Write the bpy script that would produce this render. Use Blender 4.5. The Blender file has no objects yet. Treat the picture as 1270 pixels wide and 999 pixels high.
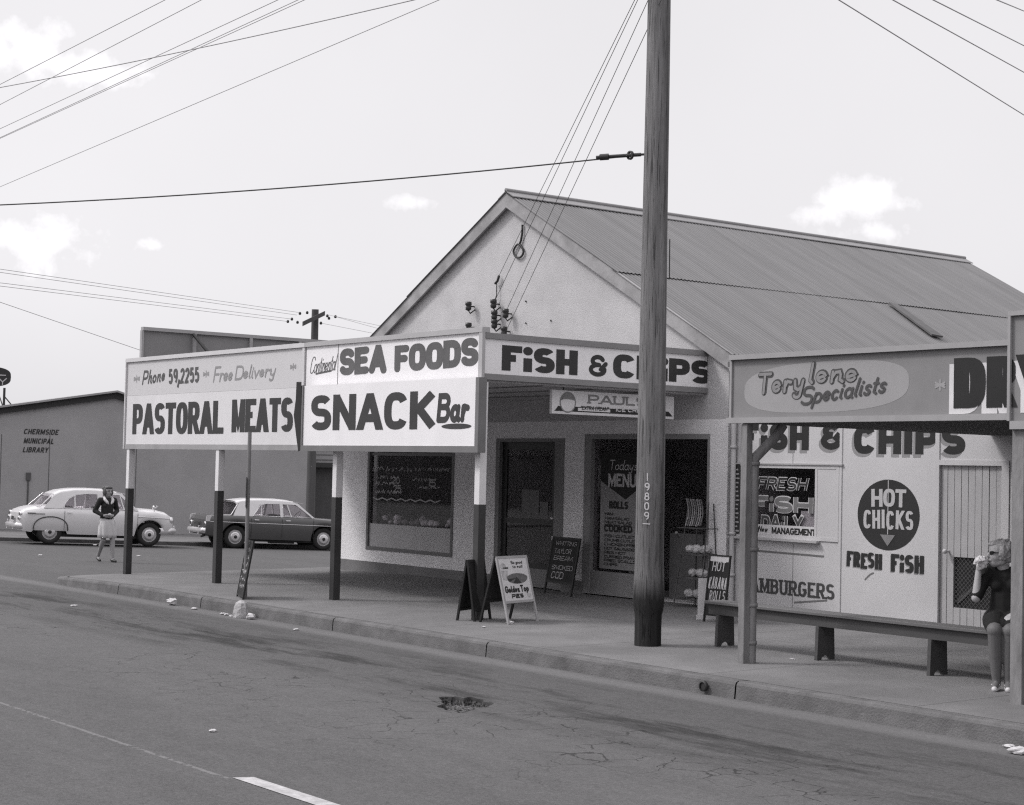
import bpy, bmesh, math, random
from mathutils import Vector, Matrix
random.seed(7)
R = math.radians
SC = bpy.context.scene
COL = SC.collection

# ------------------------------------------------------------------ camera
F = 2106.7
S = 1.057
CAM = Vector((15.899 * S, -11.686 * S, 1.75 * S))
yaw, pitch, roll = R(142.652), R(2.272), R(1.285)
FW = Vector((math.cos(yaw) * math.cos(pitch), math.sin(yaw) * math.cos(pitch), math.sin(pitch)))
_r = Vector((math.sin(yaw), -math.cos(yaw), 0)); _u = _r.cross(FW)
RT = _r * math.cos(roll) + _u * math.sin(roll)
UP = -_r * math.sin(roll) + _u * math.cos(roll)
cd = bpy.data.cameras.new('camera'); cam = bpy.data.objects.new('camera', cd); COL.objects.link(cam)
cd.sensor_width = 36; cd.lens = F / 1270 * 36; cd.clip_start = .1; cd.clip_end = 3000
cam.matrix_world = Matrix(((RT.x, UP.x, -FW.x, CAM.x), (RT.y, UP.y, -FW.y, CAM.y), (RT.z, UP.z, -FW.z, CAM.z), (0, 0, 0, 1)))
SC.camera = cam

# ------------------------------------------------------------------ light
SUN_EL, SUN_AZ = 47, (-.66, -.75)
SUN_STRENGTH, SUN_ANGLE, SKY_STRENGTH, EXPOSURE = 1.25, 11.0, .12, 0.56
w = bpy.data.worlds.new('World'); SC.world = w; w.use_nodes = True
nt = w.node_tree; nt.nodes.clear()
def N(t, **k):
    n = nt.nodes.new(t)
    for a, b in k.items(): setattr(n, a, b)
    return n
def mathn(op, a, b=None, clamp=False):
    n = N('ShaderNodeMath', operation=op, use_clamp=clamp)
    for i, v in enumerate((a, b)):
        if v is None: continue
        if isinstance(v, (int, float)): n.inputs[i].default_value = v
        else: nt.links.new(v, n.inputs[i])
    return n.outputs[0]
sky = N('ShaderNodeTexSky', sky_type='NISHITA', sun_disc=False)
sky.sun_elevation = R(SUN_EL); sky.sun_rotation = math.atan2(SUN_AZ[0], SUN_AZ[1])
sky.air_density = 1.2; sky.dust_density = 4.0
bw = N('ShaderNodeRGBToBW'); nt.links.new(sky.outputs[0], bw.inputs[0])
tc = N('ShaderNodeTexCoord')
sep = N('ShaderNodeSeparateXYZ'); nt.links.new(tc.outputs['Generated'], sep.inputs[0])
az = mathn('ARCTAN2', sep.outputs[1], sep.outputs[0])
el = mathn('ARCSINE', sep.outputs[2])
noi = N('ShaderNodeTexNoise'); nt.links.new(tc.outputs['Generated'], noi.inputs['Vector'])
noi.inputs['Scale'].default_value = 62; noi.inputs['Detail'].default_value = 8; noi.inputs['Roughness'].default_value = .58
# cumulus puffs: azimuth, elevation, half sizes in degrees
PUFFS = []
def puff(px, py, wx, wy, k=1.0):
    d = (FW + RT * ((px - 635) / F) + UP * ((499.5 - py) / F)).normalized()
    PUFFS.append((math.atan2(d.y, d.x), math.asin(d.z), wx / F, wy / F, k))
puff(20, 60, 88, 42, 1.05); puff(100, 84, 85, 32, .9); puff(40, 300, 92, 42, 1.05); puff(108, 302, 40, 14, .6); puff(182, 303, 30, 11, .75)
puff(508, 252, 34, 12, 1); puff(1066, 246, 66, 32, 1.15); puff(1026, 266, 48, 20, .9); puff(1128, 252, 26, 16, .5); puff(1085, 288, 46, 18, .8); puff(1020, 285, 40, 10, .4)
acc = None
for (a0, e0, wx, wy, k) in PUFFS:
    dx = mathn('DIVIDE', mathn('SUBTRACT', az, a0), wx); dy = mathn('DIVIDE', mathn('SUBTRACT', el, e0), wy)
    rr = mathn('SQRT', mathn('ADD', mathn('MULTIPLY', dx, dx), mathn('MULTIPLY', dy, dy)))
    m = mathn('MULTIPLY', mathn('SUBTRACT', 1.25, rr, True), k)
    acc = m if acc is None else mathn('MAXIMUM', acc, m)
nz = mathn('MULTIPLY', mathn('SUBTRACT', noi.outputs[0], .5), 2.4)
cl = mathn('MULTIPLY', mathn('SUBTRACT', mathn('ADD', acc, nz), .40, True), 1.5, True)
cl = mathn('MULTIPLY', cl, mathn('MULTIPLY', acc, 4.0, True))
big = N('ShaderNodeTexNoise'); nt.links.new(tc.outputs['Generated'], big.inputs['Vector'])
big.inputs['Scale'].default_value = 3.5; big.inputs['Detail'].default_value = 4
hz = mathn('ADD', .93, mathn('MULTIPLY', big.outputs[0], .14))
# thin high overcast: the sky's own brightness is evened out by a veil of cirrus
veil = mathn('ADD', mathn('MULTIPLY', bw.outputs[0], .25), 4.05)
up_ = mathn('MULTIPLY', mathn('SUBTRACT', el, .30, True), 1.6, True)      # bright thin overcast overhead
lum = mathn('MULTIPLY', mathn('MULTIPLY', veil, hz), mathn('ADD', 1.0, mathn('MULTIPLY', up_, .75)))
lum = mathn('ADD', lum, mathn('MULTIPLY', cl, 1.25))
comb = N('ShaderNodeCombineColor')
nt.links.new(lum, comb.inputs[0]); nt.links.new(mathn('MULTIPLY', lum, .985), comb.inputs[1]); nt.links.new(mathn('MULTIPLY', lum, 1.012), comb.inputs[2])
bg = N('ShaderNodeBackground'); nt.links.new(comb.outputs[0], bg.inputs[0]); bg.inputs[1].default_value = SKY_STRENGTH
out = N('ShaderNodeOutputWorld'); nt.links.new(bg.outputs[0], out.inputs[0])

sl = bpy.data.lights.new('sun', 'SUN'); sun = bpy.data.objects.new('sun', sl); COL.objects.link(sun)
sl.energy = SUN_STRENGTH; sl.angle = R(SUN_ANGLE); sl.color = (1, .985, .97)
_h = Vector((SUN_AZ[0], SUN_AZ[1], 0)).normalized() * math.cos(R(SUN_EL)); SD = Vector((_h.x, _h.y, math.sin(R(SUN_EL))))
sun.rotation_euler = SD.to_track_quat('Z', 'Y').to_euler(); sun.location = (0, -20, 40)
vs = SC.view_settings; vs.view_transform = 'Standard'; vs.look = 'None'; vs.exposure = EXPOSURE; vs.gamma = 1; vs.use_curve_mapping = False
SC.render.engine = 'CYCLES'; SC.cycles.max_bounces = 8; SC.cycles.transparent_max_bounces = 16
SC.cycles.use_denoising = False; SC.cycles.filter_width = 1.25

# ------------------------------------------------------------------ survey helpers (photo pixel -> point on a known plane)
def ray(px, py): return FW + RT * ((px - 635) / F) + UP * ((499.5 - py) / F)
def onp(P0, Nn, px, py):
    d = ray(px, py); P0 = Vector(P0); Nn = Vector(Nn)
    return CAM + d * ((P0 - CAM).dot(Nn) / d.dot(Nn))
def on(ax, v, px, py):
    d = ray(px, py); return CAM + d * ((v - CAM[ax]) / d[ax])
class Plane:
    "a flat face: origin, unit u (reading direction), unit v (up); n faces the viewer"
    def __init__(s, o, u, v=(0, 0, 1)):
        s.o = Vector(o); s.u = Vector(u).normalized(); s.v = Vector(v).normalized(); s.n = s.u.cross(s.v)
    def p(s, a, b, h=0): return s.o + s.u * a + s.v * b + s.n * h
    def uv(s, px, py):
        q = onp(s.o, s.n, px, py) - s.o
        return q.dot(s.u), q.dot(s.v)

# ------------------------------------------------------------------ materials
MATS = {}
def mat(name, base, rough=.85, var=.12, scale=3.0, bump=0.0, bscale=40, spec=.3, stain=0.0, sscale=.7, metal=0.0, stretch=None, tint=True, ramp=None):
    if name in MATS: return MATS[name]
    m = bpy.data.materials.new(name); m.use_nodes = True; t = m.node_tree; b = t.nodes['Principled BSDF']
    def n(ty, **k):
        q = t.nodes.new(ty)
        for a, c in k.items(): setattr(q, a, c)
        return q
    tc = n('ShaderNodeTexCoord'); src = tc.outputs['Object']
    if stretch:
        mp = n('ShaderNodeMapping'); mp.inputs['Scale'].default_value = stretch; t.links.new(src, mp.inputs[0]); src = mp.outputs[0]
    n1 = n('ShaderNodeTexNoise'); n1.inputs['Scale'].default_value = scale; n1.inputs['Detail'].default_value = 6; n1.inputs['Roughness'].default_value = .6; t.links.new(src, n1.inputs['Vector'])
    mr = n('ShaderNodeMapRange'); mr.inputs[1].default_value = .3; mr.inputs[2].default_value = .7
    mr.inputs[3].default_value = 1 - var; mr.inputs[4].default_value = 1 + var; t.links.new(n1.outputs[0], mr.inputs[0])
    val = mr.outputs[0]
    if stain:
        n2 = n('ShaderNodeTexNoise'); n2.inputs['Scale'].default_value = sscale; n2.inputs['Detail'].default_value = 9; n2.inputs['Roughness'].default_value = .7; t.links.new(src, n2.inputs['Vector'])
        m2 = n('ShaderNodeMapRange'); m2.inputs[1].default_value = .42; m2.inputs[2].default_value = .68; m2.inputs[3].default_value = 1; m2.inputs[4].default_value = 1 - stain
        t.links.new(n2.outputs[0], m2.inputs[0])
        mm = n('ShaderNodeMath', operation='MULTIPLY'); t.links.new(val, mm.inputs[0]); t.links.new(m2.outputs[0], mm.inputs[1]); val = mm.outputs[0]
    mu = n('ShaderNodeMath', operation='MULTIPLY'); mu.inputs[1].default_value = base; t.links.new(val, mu.inputs[0])
    cc = n('ShaderNodeCombineColor'); t.links.new(mu.outputs[0], cc.inputs[0]); t.links.new(mu.outputs[0], cc.inputs[2])
    g = n('ShaderNodeMath', operation='MULTIPLY'); g.inputs[1].default_value = .982; t.links.new(mu.outputs[0], g.inputs[0]); t.links.new(g.outputs[0], cc.inputs[1])
    t.links.new(cc.outputs[0], b.inputs['Base Color'])
    b.inputs['Roughness'].default_value = rough; b.inputs['Specular IOR Level'].default_value = spec; b.inputs['Metallic'].default_value = metal
    if bump:
        n3 = n('ShaderNodeTexNoise'); n3.inputs['Scale'].default_value = bscale; n3.inputs['Detail'].default_value = 4; t.links.new(src, n3.inputs['Vector'])
        bp = n('ShaderNodeBump'); bp.inputs['Strength'].default_value = bump; bp.inputs['Distance'].default_value = .02
        t.links.new(n3.outputs[0], bp.inputs['Height']); t.links.new(bp.outputs[0], b.inputs['Normal'])
    MATS[name] = m; m['val'] = mu.name
    return m
def glass(name, tint=.6, gloss=1.0):
    if name in MATS: return MATS[name]
    m = bpy.data.materials.new(name); m.use_nodes = True; t = m.node_tree; t.nodes.clear()
    o = t.nodes.new('ShaderNodeOutputMaterial'); mx = t.nodes.new('ShaderNodeMixShader')
    tr = t.nodes.new('ShaderNodeBsdfTransparent'); tr.inputs[0].default_value = (tint, tint * .985, tint, 1)
    gl = t.nodes.new('ShaderNodeBsdfGlossy'); gl.inputs['Roughness'].default_value = .02; gl.inputs[0].default_value = (gloss, gloss, gloss, 1)
    fr = t.nodes.new('ShaderNodeFresnel'); fr.inputs[0].default_value = 1.5
    ge = t.nodes.new('ShaderNodeNewGeometry'); iv = t.nodes.new('ShaderNodeMath'); iv.operation = 'SUBTRACT'; iv.inputs[0].default_value = 1; t.links.new(ge.outputs['Backfacing'], iv.inputs[1]); fm = t.nodes.new('ShaderNodeMath'); fm.operation = 'MULTIPLY'; t.links.new(fr.outputs[0], fm.inputs[0]); t.links.new(iv.outputs[0], fm.inputs[1])
    t.links.new(fm.outputs[0], mx.inputs[0]); t.links.new(tr.outputs[0], mx.inputs[1]); t.links.new(gl.outputs[0], mx.inputs[2]); t.links.new(mx.outputs[0], o.inputs[0])
    MATS[name] = m; return m
M_stucco = lambda: mat('stucco', .50, .95, .06, 2, .4, 60, stain=.15, sscale=.55)
M_white = lambda: mat('white_sign_paint', .80, .5, .035, 1.5, stain=.05, sscale=1.2)
M_offwhite = lambda: mat('weathered_sign_paint', .58, .6, .06, 1.5, stain=.12, sscale=1.5)
M_grey = lambda: mat('grey_sign_paint', .225, .6, .07, 1.5, stain=.15, sscale=1.2)
M_black = lambda: mat('black_lettering', .022, .5, .1)
M_trim = lambda: mat('grey_trim_paint', .24, .6, .08, 3, stain=.1)
M_ltrim = lambda: mat('light_trim_paint', .50, .6, .06, 3, stain=.1)
M_dark = lambda: mat('dark_paint', .035, .5, .15)
M_concrete = lambda: mat('footpath_concrete', .175, .92, .14, 1.1, .25, 90, stain=.25, sscale=.45)
M_steel = lambda: mat('galvanised_steel', .42, .4, .1, 8, metal=.7)
M_chrome = lambda: mat('chrome', .68, .25, .05, 8, metal=.55)
M_rubber = lambda: mat('tyre_rubber', .025, .8, .1)
M_skin = lambda: mat('skin', .33, .6, .05, 20)
M_paper = lambda: mat('white_paper', .50, .8, .05, 20)
M_glass = lambda: glass('window_glass', .9)

# ------------------------------------------------------------------ mesh helpers
def tag(o, label=None, cat=None, group=None, kind=None):
    if label: o['label'] = label
    if cat: o['category'] = cat
    if group: o['group'] = group
    if kind: o['kind'] = kind
    return o
def thing(name, label, cat, loc=(0, 0, 0), rz=0, group=None):
    o = bpy.data.objects.new(name, None); COL.objects.link(o); o.location = loc; o.rotation_euler = (0, 0, rz); o.empty_display_size = .1
    return tag(o, label, cat, group)
def origin_of(p):
    v = Vector((0, 0, 0))
    while p is not None: v += Vector(p.location); p = p.parent
    return v
class MB:
    def __init__(s): s.v = []; s.f = []; s.sm = []
    def add(s, vs, fs, smooth=False):
        k = len(s.v); s.v += [Vector(q) for q in vs]; s.f += [tuple(i + k for i in f) for f in fs]; s.sm += [smooth] * len(fs); return s
    def box(s, a, b):
        x0, y0, z0 = a; x1, y1, z1 = b
        return s.add([(x0, y0, z0), (x1, y0, z0), (x1, y1, z0), (x0, y1, z0), (x0, y0, z1), (x1, y0, z1), (x1, y1, z1), (x0, y1, z1)],
                     [(0, 3, 2, 1), (4, 5, 6, 7), (0, 1, 5, 4), (1, 2, 6, 5), (2, 3, 7, 6), (3, 0, 4, 7)])
    def slab(s, pl, a0, a1, b0, b1, h0, h1):
        "box on a Plane: u a0..a1, v b0..b1, n h0..h1"
        P = [pl.p(a, b, h) for h in (h0, h1) for a, b in ((a0, b0), (a1, b0), (a1, b1), (a0, b1))]
        return s.add(P, [(0, 3, 2, 1), (4, 5, 6, 7), (0, 1, 5, 4), (1, 2, 6, 5), (2, 3, 7, 6), (3, 0, 4, 7)])
    def prism(s, poly, ext):
        "polygon of 3D points pushed along ext"
        n = len(poly); ext = Vector(ext); A = [Vector(p) for p in poly]
        return s.add(A + [p + ext for p in A], [tuple(range(n - 1, -1, -1)), tuple(range(n, 2 * n))] + [(i, (i + 1) % n, (i + 1) % n + n, i + n) for i in range(n)])
    def poly(s, pts): return s.add(pts, [tuple(range(len(pts)))])
    def tube(s, pts, r, n=8, cap=True, smooth=True):
        pts = [Vector(p) for p in pts]; rs = r if isinstance(r, (list, tuple)) else [r] * len(pts); rings = []; prev = None
        for i, p in enumerate(pts):
            d = (pts[min(i + 1, len(pts) - 1)] - pts[max(i - 1, 0)]).normalized()
            if prev is None: a = d.orthogonal().normalized()
            else: a = (prev - d * prev.dot(d)); a = a.normalized() if a.length > 1e-6 else d.orthogonal().normalized()
            prev = a; b = d.cross(a)
            rings.append([p + (a * math.cos(2 * math.pi * k / n) + b * math.sin(2 * math.pi * k / n)) * rs[i] for k in range(n)])
        vs = [q for g in rings for q in g]; fs = []
        for i in range(len(pts) - 1):
            for k in range(n): fs.append((i * n + k, i * n + (k + 1) % n, (i + 1) * n + (k + 1) % n, (i + 1) * n + k))
        s.add(vs, fs, smooth)
        if cap: s.add(rings[0], [tuple(range(n - 1, -1, -1))]); s.add(rings[-1], [tuple(range(n))])
        return s
    def ball(s, c, r, n=10, m=7, jit=0):
        c = Vector(c); r = r if isinstance(r, (tuple, list)) else (r, r, r); vs = [c + Vector((0, 0, -r[2]))]; fs = []
        for j in range(1, m):
            t = math.pi * j / m - math.pi / 2
            for k in range(n):
                q = 1 + random.uniform(-jit, jit); a = 2 * math.pi * k / n
                vs.append(c + Vector((r[0] * math.cos(t) * math.cos(a) * q, r[1] * math.cos(t) * math.sin(a) * q, r[2] * math.sin(t) * q)))
        vs.append(c + Vector((0, 0, r[2]))); L = len(vs) - 1
        for k in range(n):
            fs.append((0, 1 + (k + 1) % n, 1 + k)); fs.append((L, 1 + (m - 2) * n + k, 1 + (m - 2) * n + (k + 1) % n))
            for j in range(m - 2): fs.append((1 + j * n + k, 1 + j * n + (k + 1) % n, 1 + (j + 1) * n + (k + 1) % n, 1 + (j + 1) * n + k))
        return s.add(vs, fs, jit == 0)
    def lathe(s, c, axis, prof, n=24, smooth=True):
        "prof: (radius, offset along axis)"
        c = Vector(c); ax = Vector(axis).normalized(); a = ax.orthogonal().normalized(); b = ax.cross(a); vs = []
        for r, h in prof:
            for k in range(n): t = 2 * math.pi * k / n; vs.append(c + ax * h + (a * math.cos(t) + b * math.sin(t)) * r)
        fs = []
        for i in range(len(prof) - 1):
            for k in range(n): fs.append((i * n + k, i * n + (k + 1) % n, (i + 1) * n + (k + 1) % n, (i + 1) * n + k))
        return s.add(vs, fs, smooth)
    def build(s, name, m, parent=None, world=True, bevel=0, label=None):
        off = origin_of(parent) if (parent is not None and world) else Vector((0, 0, 0))
        me = bpy.data.meshes.new(name); me.from_pydata([tuple(q - off) for q in s.v], [], s.f); me.update()
        for i, p in enumerate(me.polygons): p.use_smooth = s.sm[i]
        o = bpy.data.objects.new(name, me); COL.objects.link(o)
        if parent is not None: o.parent = parent
        if m: me.materials.append(m)
        if bevel:
            bm = bmesh.new(); bm.from_mesh(me)
            ed = [e for e in bm.edges if len(e.link_faces) == 2 and e.calc_face_angle(0) > .6]
            bmesh.ops.bevel(bm, geom=ed, offset=bevel, segments=2, profile=.5, affect='EDGES'); bm.to_mesh(me); bm.free()
        if label: o['label'] = label
        return o

# ------------------------------------------------------------------ sign writing: skeleton letters drawn as brush strokes
def arc(cx, cy, rx, ry, a0, a1, n=12): return [(cx + rx * math.cos(R(a0 + (a1 - a0) * i / n)), cy + ry * math.sin(R(a0 + (a1 - a0) * i / n))) for i in range(n + 1)]
def sup(cx, cy, rx, ry, a0, a1, n=24, e=.72):
    o = []
    for i in range(n + 1):
        t = R(a0 + (a1 - a0) * i / n); c, q = math.cos(t), math.sin(t)
        o.append((cx + rx * math.copysign(abs(c) ** e, c), cy + ry * math.copysign(abs(q) ** e, q)))
    return o
G = {}
def g(ch, w, *st): G[ch] = (w, st)
g('A', .9, [(-.02, -.05), (.46, 1.02), (.54, 1.02), (1.02, -.05)], [(.2, .27), (.8, .27)])
g('B', .8, [(0, 0), (0, 1), (.55, 1)] + arc(.58, .77, .36, .23, 90, -90, 8) + [(0, .54)], [(0, 0), (.6, 0)] + arc(.62, .27, .38, .27, -90, 90, 8) + [(.3, .54)])
g('C', .8, sup(.5, .5, .5, .5, 32, 328))
g('D', .82, [(.3, 0), (0, 0), (0, 1), (.4, 1)] + sup(.4, .5, .6, .5, 90, -90, 14) + [(.2, 0)])
g('E', .7, [(1, 1), (0, 1), (0, 0), (1, 0)], [(0, .52), (.85, .52)])
g('F', .68, [(1, 1), (0, 1), (0, 0)], [(0, .5), (.85, .5)])
g('G', .84, sup(.5, .5, .5, .5, 35, 350), [(.55, .45), (1, .45), (1, .2)])
g('H', .82, [(0, 0), (0, 1)], [(1, 0), (1, 1)], [(0, .5), (1, .5)])
g('I', .0, [(.5, 0), (.5, 1)])
g('i', .0, [(.5, 0), (.5, .56)], 'dot')
g('J', .6, [(1, 1), (1, .3)] + arc(.5, .3, .5, .3, 0, -170, 8))
g('K', .85, [(0, 0), (0, 1)], [(1.02, 1.05), (.12, .45)], [(.3, .55), (1.05, -.05)])
g('L', .66, [(0, 1), (0, 0), (1, 0)])
g('M', 1.05, [(0, 0), (0, 1)], [(1, 0), (1, 1)], [(.04, 1.02), (.5, .12), (.96, 1.02)])
g('N', .86, [(0, 0), (0, 1)], [(1, 0), (1, 1)], [(.03, 1.03), (.97, -.03)])
g('O', .85, sup(.5, .5, .5, .5, 0, 360, 32) + ['c'])
g('P', .78, [(0, 0), (0, 1), (.5, 1)] + sup(.5, .71, .5, .29, 90, -90, 12) + [(0, .42)])
g('Q', .85, sup(.5, .5, .5, .5, 0, 360, 32) + ['c'], [(.6, .25), (1.05, -.1)])
g('R', .82, [(0, 0), (0, 1), (.5, 1)] + sup(.5, .74, .47, .26, 90, -90, 12) + [(0, .48)], [(.5, .5), (1.02, -.06)])
g('S', .78, sup(.5, .755, .48, .245, 28, 270, 16, .8)[:-1] + sup(.5, .255, .5, .255, 90, -152, 16, .8))
g('T', .74, [(0, 1), (1, 1)], [(.5, 1), (.5, 0)])
g('U', .82, [(0, 1), (0, .35)] + sup(.5, .35, .5, .35, 180, 360, 14) + [(1, 1)])
g('V', .85, [(-.02, 1.05), (.5, -.02), (1.02, 1.05)])
g('W', 1.2, [(-.02, 1.05), (.27, 0), (.5, .9), (.73, 0), (1.02, 1.05)])
g('X', .85, [(0, 1.03), (1, -.03)], [(1, 1.03), (0, -.03)])
g('Y', .82, [(-.02, 1.05), (.5, .42)], [(1.02, 1.05), (.5, .42), (.5, 0)])
g('Z', .8, [(0, 1), (1, 1), (0, 0), (1, 0)])
g('&', .85, [(1, .55), (.9, .2)] + sup(.45, .24, .43, .24, -20, -270, 14, .85) + sup(.48, .75, .33, .25, 255, 30, 12, .85))
g('&b', .75, [(1.0, .3)] + arc(.5, .27, .5, .27, 5, -250, 14) + [(.55, .55)], [(.6, .55)] + arc(.5, .77, .38, .23, 240, 20, 12), [(1.08, .62), (.72, .3)])
g('0', .7, sup(.5, .5, .5, .5, 0, 360, 28, .85) + ['c'])
g('1', .0, [(.5, 0), (.5, 1)])
g('2', .7, arc(.5, .72, .5, .28, 170, -20, 12) + [(0, 0), (1, 0)])
g('5', .7, [(.92, 1), (.1, 1), (.05, .58)] + arc(.48, .32, .5, .32, 125, -150, 14))
g('8', .7, sup(.5, .76, .4, .24, 0, 360, 20, .9) + ['c'], sup(.5, .27, .5, .27, 0, 360, 20, .9) + ['c'])
g('9', .7, sup(.5, .72, .5, .28, 0, 360, 22, .9) + ['c'], [(1, .72)] + arc(.4, .5, .6, .5, 10, -75, 8))
g(',', .0, [(.5, .02), (.35, -.2)]); g('.', .0, [(.5, 0), (.5, .02)]); g('!', .0, [(.5, .35), (.5, 1)], [(.5, 0), (.5, .03)]); g("'", .0, [(.5, .8), (.4, 1)]); g('"', .3, [(.2, .78), (.2, 1)], [(.8, .78), (.8, 1)])
g('-', .4, [(0, .45), (1, .45)])
g('*', .7, [(.5, .1), (.5, .9)], [(.1, .3), (.9, .7)], [(.1, .7), (.9, .3)], [(.1, .5), (.9, .5)])
# brush script lower case (names ~x), capitals fall back on the ones above
def lo(ch, w, *st): g('~' + ch, w, *st)
X = .52
lo('a', .55, arc(.45, X / 2, .45, X / 2, 40, 360, 14), [(.92, X), (.88, .1), (1.1, 0)])
lo('c', .45, arc(.5, X / 2, .5, X / 2, 50, 320, 12))
lo('d', .58, arc(.42, X / 2, .42, X / 2, 40, 360, 14), [(1, 1), (.85, .1), (1.05, 0)])
lo('e', .5, [(.05, X * .42), (.75, X * .62)] + arc(.45, X * .55, .42, X * .45, 20, 330, 14))
lo('g', .55, arc(.45, X / 2, .45, X / 2, 40, 360, 14), [(.95, X), (.85, -.2)] + arc(.4, -.2, .45, .16, 0, -160, 8))
lo('h', .58, [(.1, 0), (.22, 1)], [(.12, .2), (.4, X * .95), (.75, X), (.85, X * .7), (.82, .1), (1.05, 0)])
lo('i', .18, [(.3, X), (.2, .08), (.8, 0)], [(.55, .72), (.55, .76)])
lo('l', .2, [(.7, 1), (.3, .12), (.8, 0)])
lo('n', .58, [(.1, 0), (.15, X)], [(.12, .2), (.4, X * .95), (.75, X), (.85, X * .7), (.82, .1), (1.05, 0)])
lo('o', .52, arc(.5, X / 2, .5, X / 2, 0, 360, 16) + ['c'])
lo('p', .58, [(.18, X), (.02, -.32)], arc(.52, X / 2, .45, X / 2, 160, -170, 14))
lo('r', .42, [(.1, X), (.12, 0)], [(.12, .22), (.45, X), (1, X * .92)])
lo('s', .42, arc(.55, X * .76, .4, X * .24, 30, 250, 8) + arc(.45, X * .25, .45, X * .25, 70, -160, 8))
lo('t', .32, [(.5, .85), (.35, .1), (.9, 0)], [(0, X * 1.08), (.95, X * 1.12)])
lo('v', .5, [(0, X), (.4, 0), (.95, X)])
lo('w', .75, [(0, X), (.2, 0), (.5, X * .8), (.7, 0), (1, X)])
lo('y', .55, [(.05, X), (.15, .15), (.5, .05), (.85, .2)], [(.98, X), (.75, -.2)] + arc(.4, -.2, .35, .14, 0, -160, 8))
def strip(pts, tx, ty, closed, rnd):
    "outline pieces (list of polygons) of a stroke with different stem widths across x and y"
    P = []
    for p in pts:
        q = Vector((p[0] / tx, p[1] / ty))
        if not P or (q - P[-1]).length > 1e-3: P.append(q)
    if closed and (P[0] - P[-1]).length < 1e-2: P.pop()
    n = len(P); D = []
    L, Rr = [], []
    for i in range(n):
        a = P[i - 1] if (i > 0 or closed) else None; b = P[(i + 1) % n] if (i < n - 1 or closed) else None
        d0 = (P[i] - a).normalized() if a is not None else None; d1 = (b - P[i]).normalized() if b is not None else None
        if d0 is None: d0 = d1
        if d1 is None: d1 = d0
        t = d0 + d1
        if t.length < .2: t = d0.copy()
        t.normalize(); nn = Vector((-t.y, t.x)); c = max(.42, nn.dot(Vector((-d0.y, d0.x))))
        L.append(P[i] + nn * (.5 / c)); Rr.append(P[i] - nn * (.5 / c))
    out = []
    rng = range(n if closed else n - 1)
    for i in rng:
        j = (i + 1) % n; out.append([L[i], Rr[i], Rr[j], L[j]])
    if rnd and not closed:
        for i, sg in ((0, -1), (n - 1, 1)):
            a = P[1] if i == 0 else P[n - 2]; d = (P[i] - a).normalized(); nn = Vector((-d.y, d.x))
            out.append([P[i] + nn * .5 * math.cos(k * math.pi / 6) + d * .5 * math.sin(k * math.pi / 6) for k in range(7)])
    return [[(q.x * tx, q.y * ty) for q in pg] for pg in out]
def clipy(pg, y0, y1):
    for lim, s in ((y0, 1), (y1, -1)):
        o = []
        for i in range(len(pg)):
            a, b = pg[i - 1], pg[i]; ia, ib = (a[1] - lim) * s >= -1e-9, (b[1] - lim) * s >= -1e-9
            if ia != ib: t = (lim - a[1]) / (b[1] - a[1]); o.append((a[0] + (b[0] - a[0]) * t, lim))
            if ib: o.append(b)
        pg = o
        if len(pg) < 3: return None
    return pg
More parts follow.
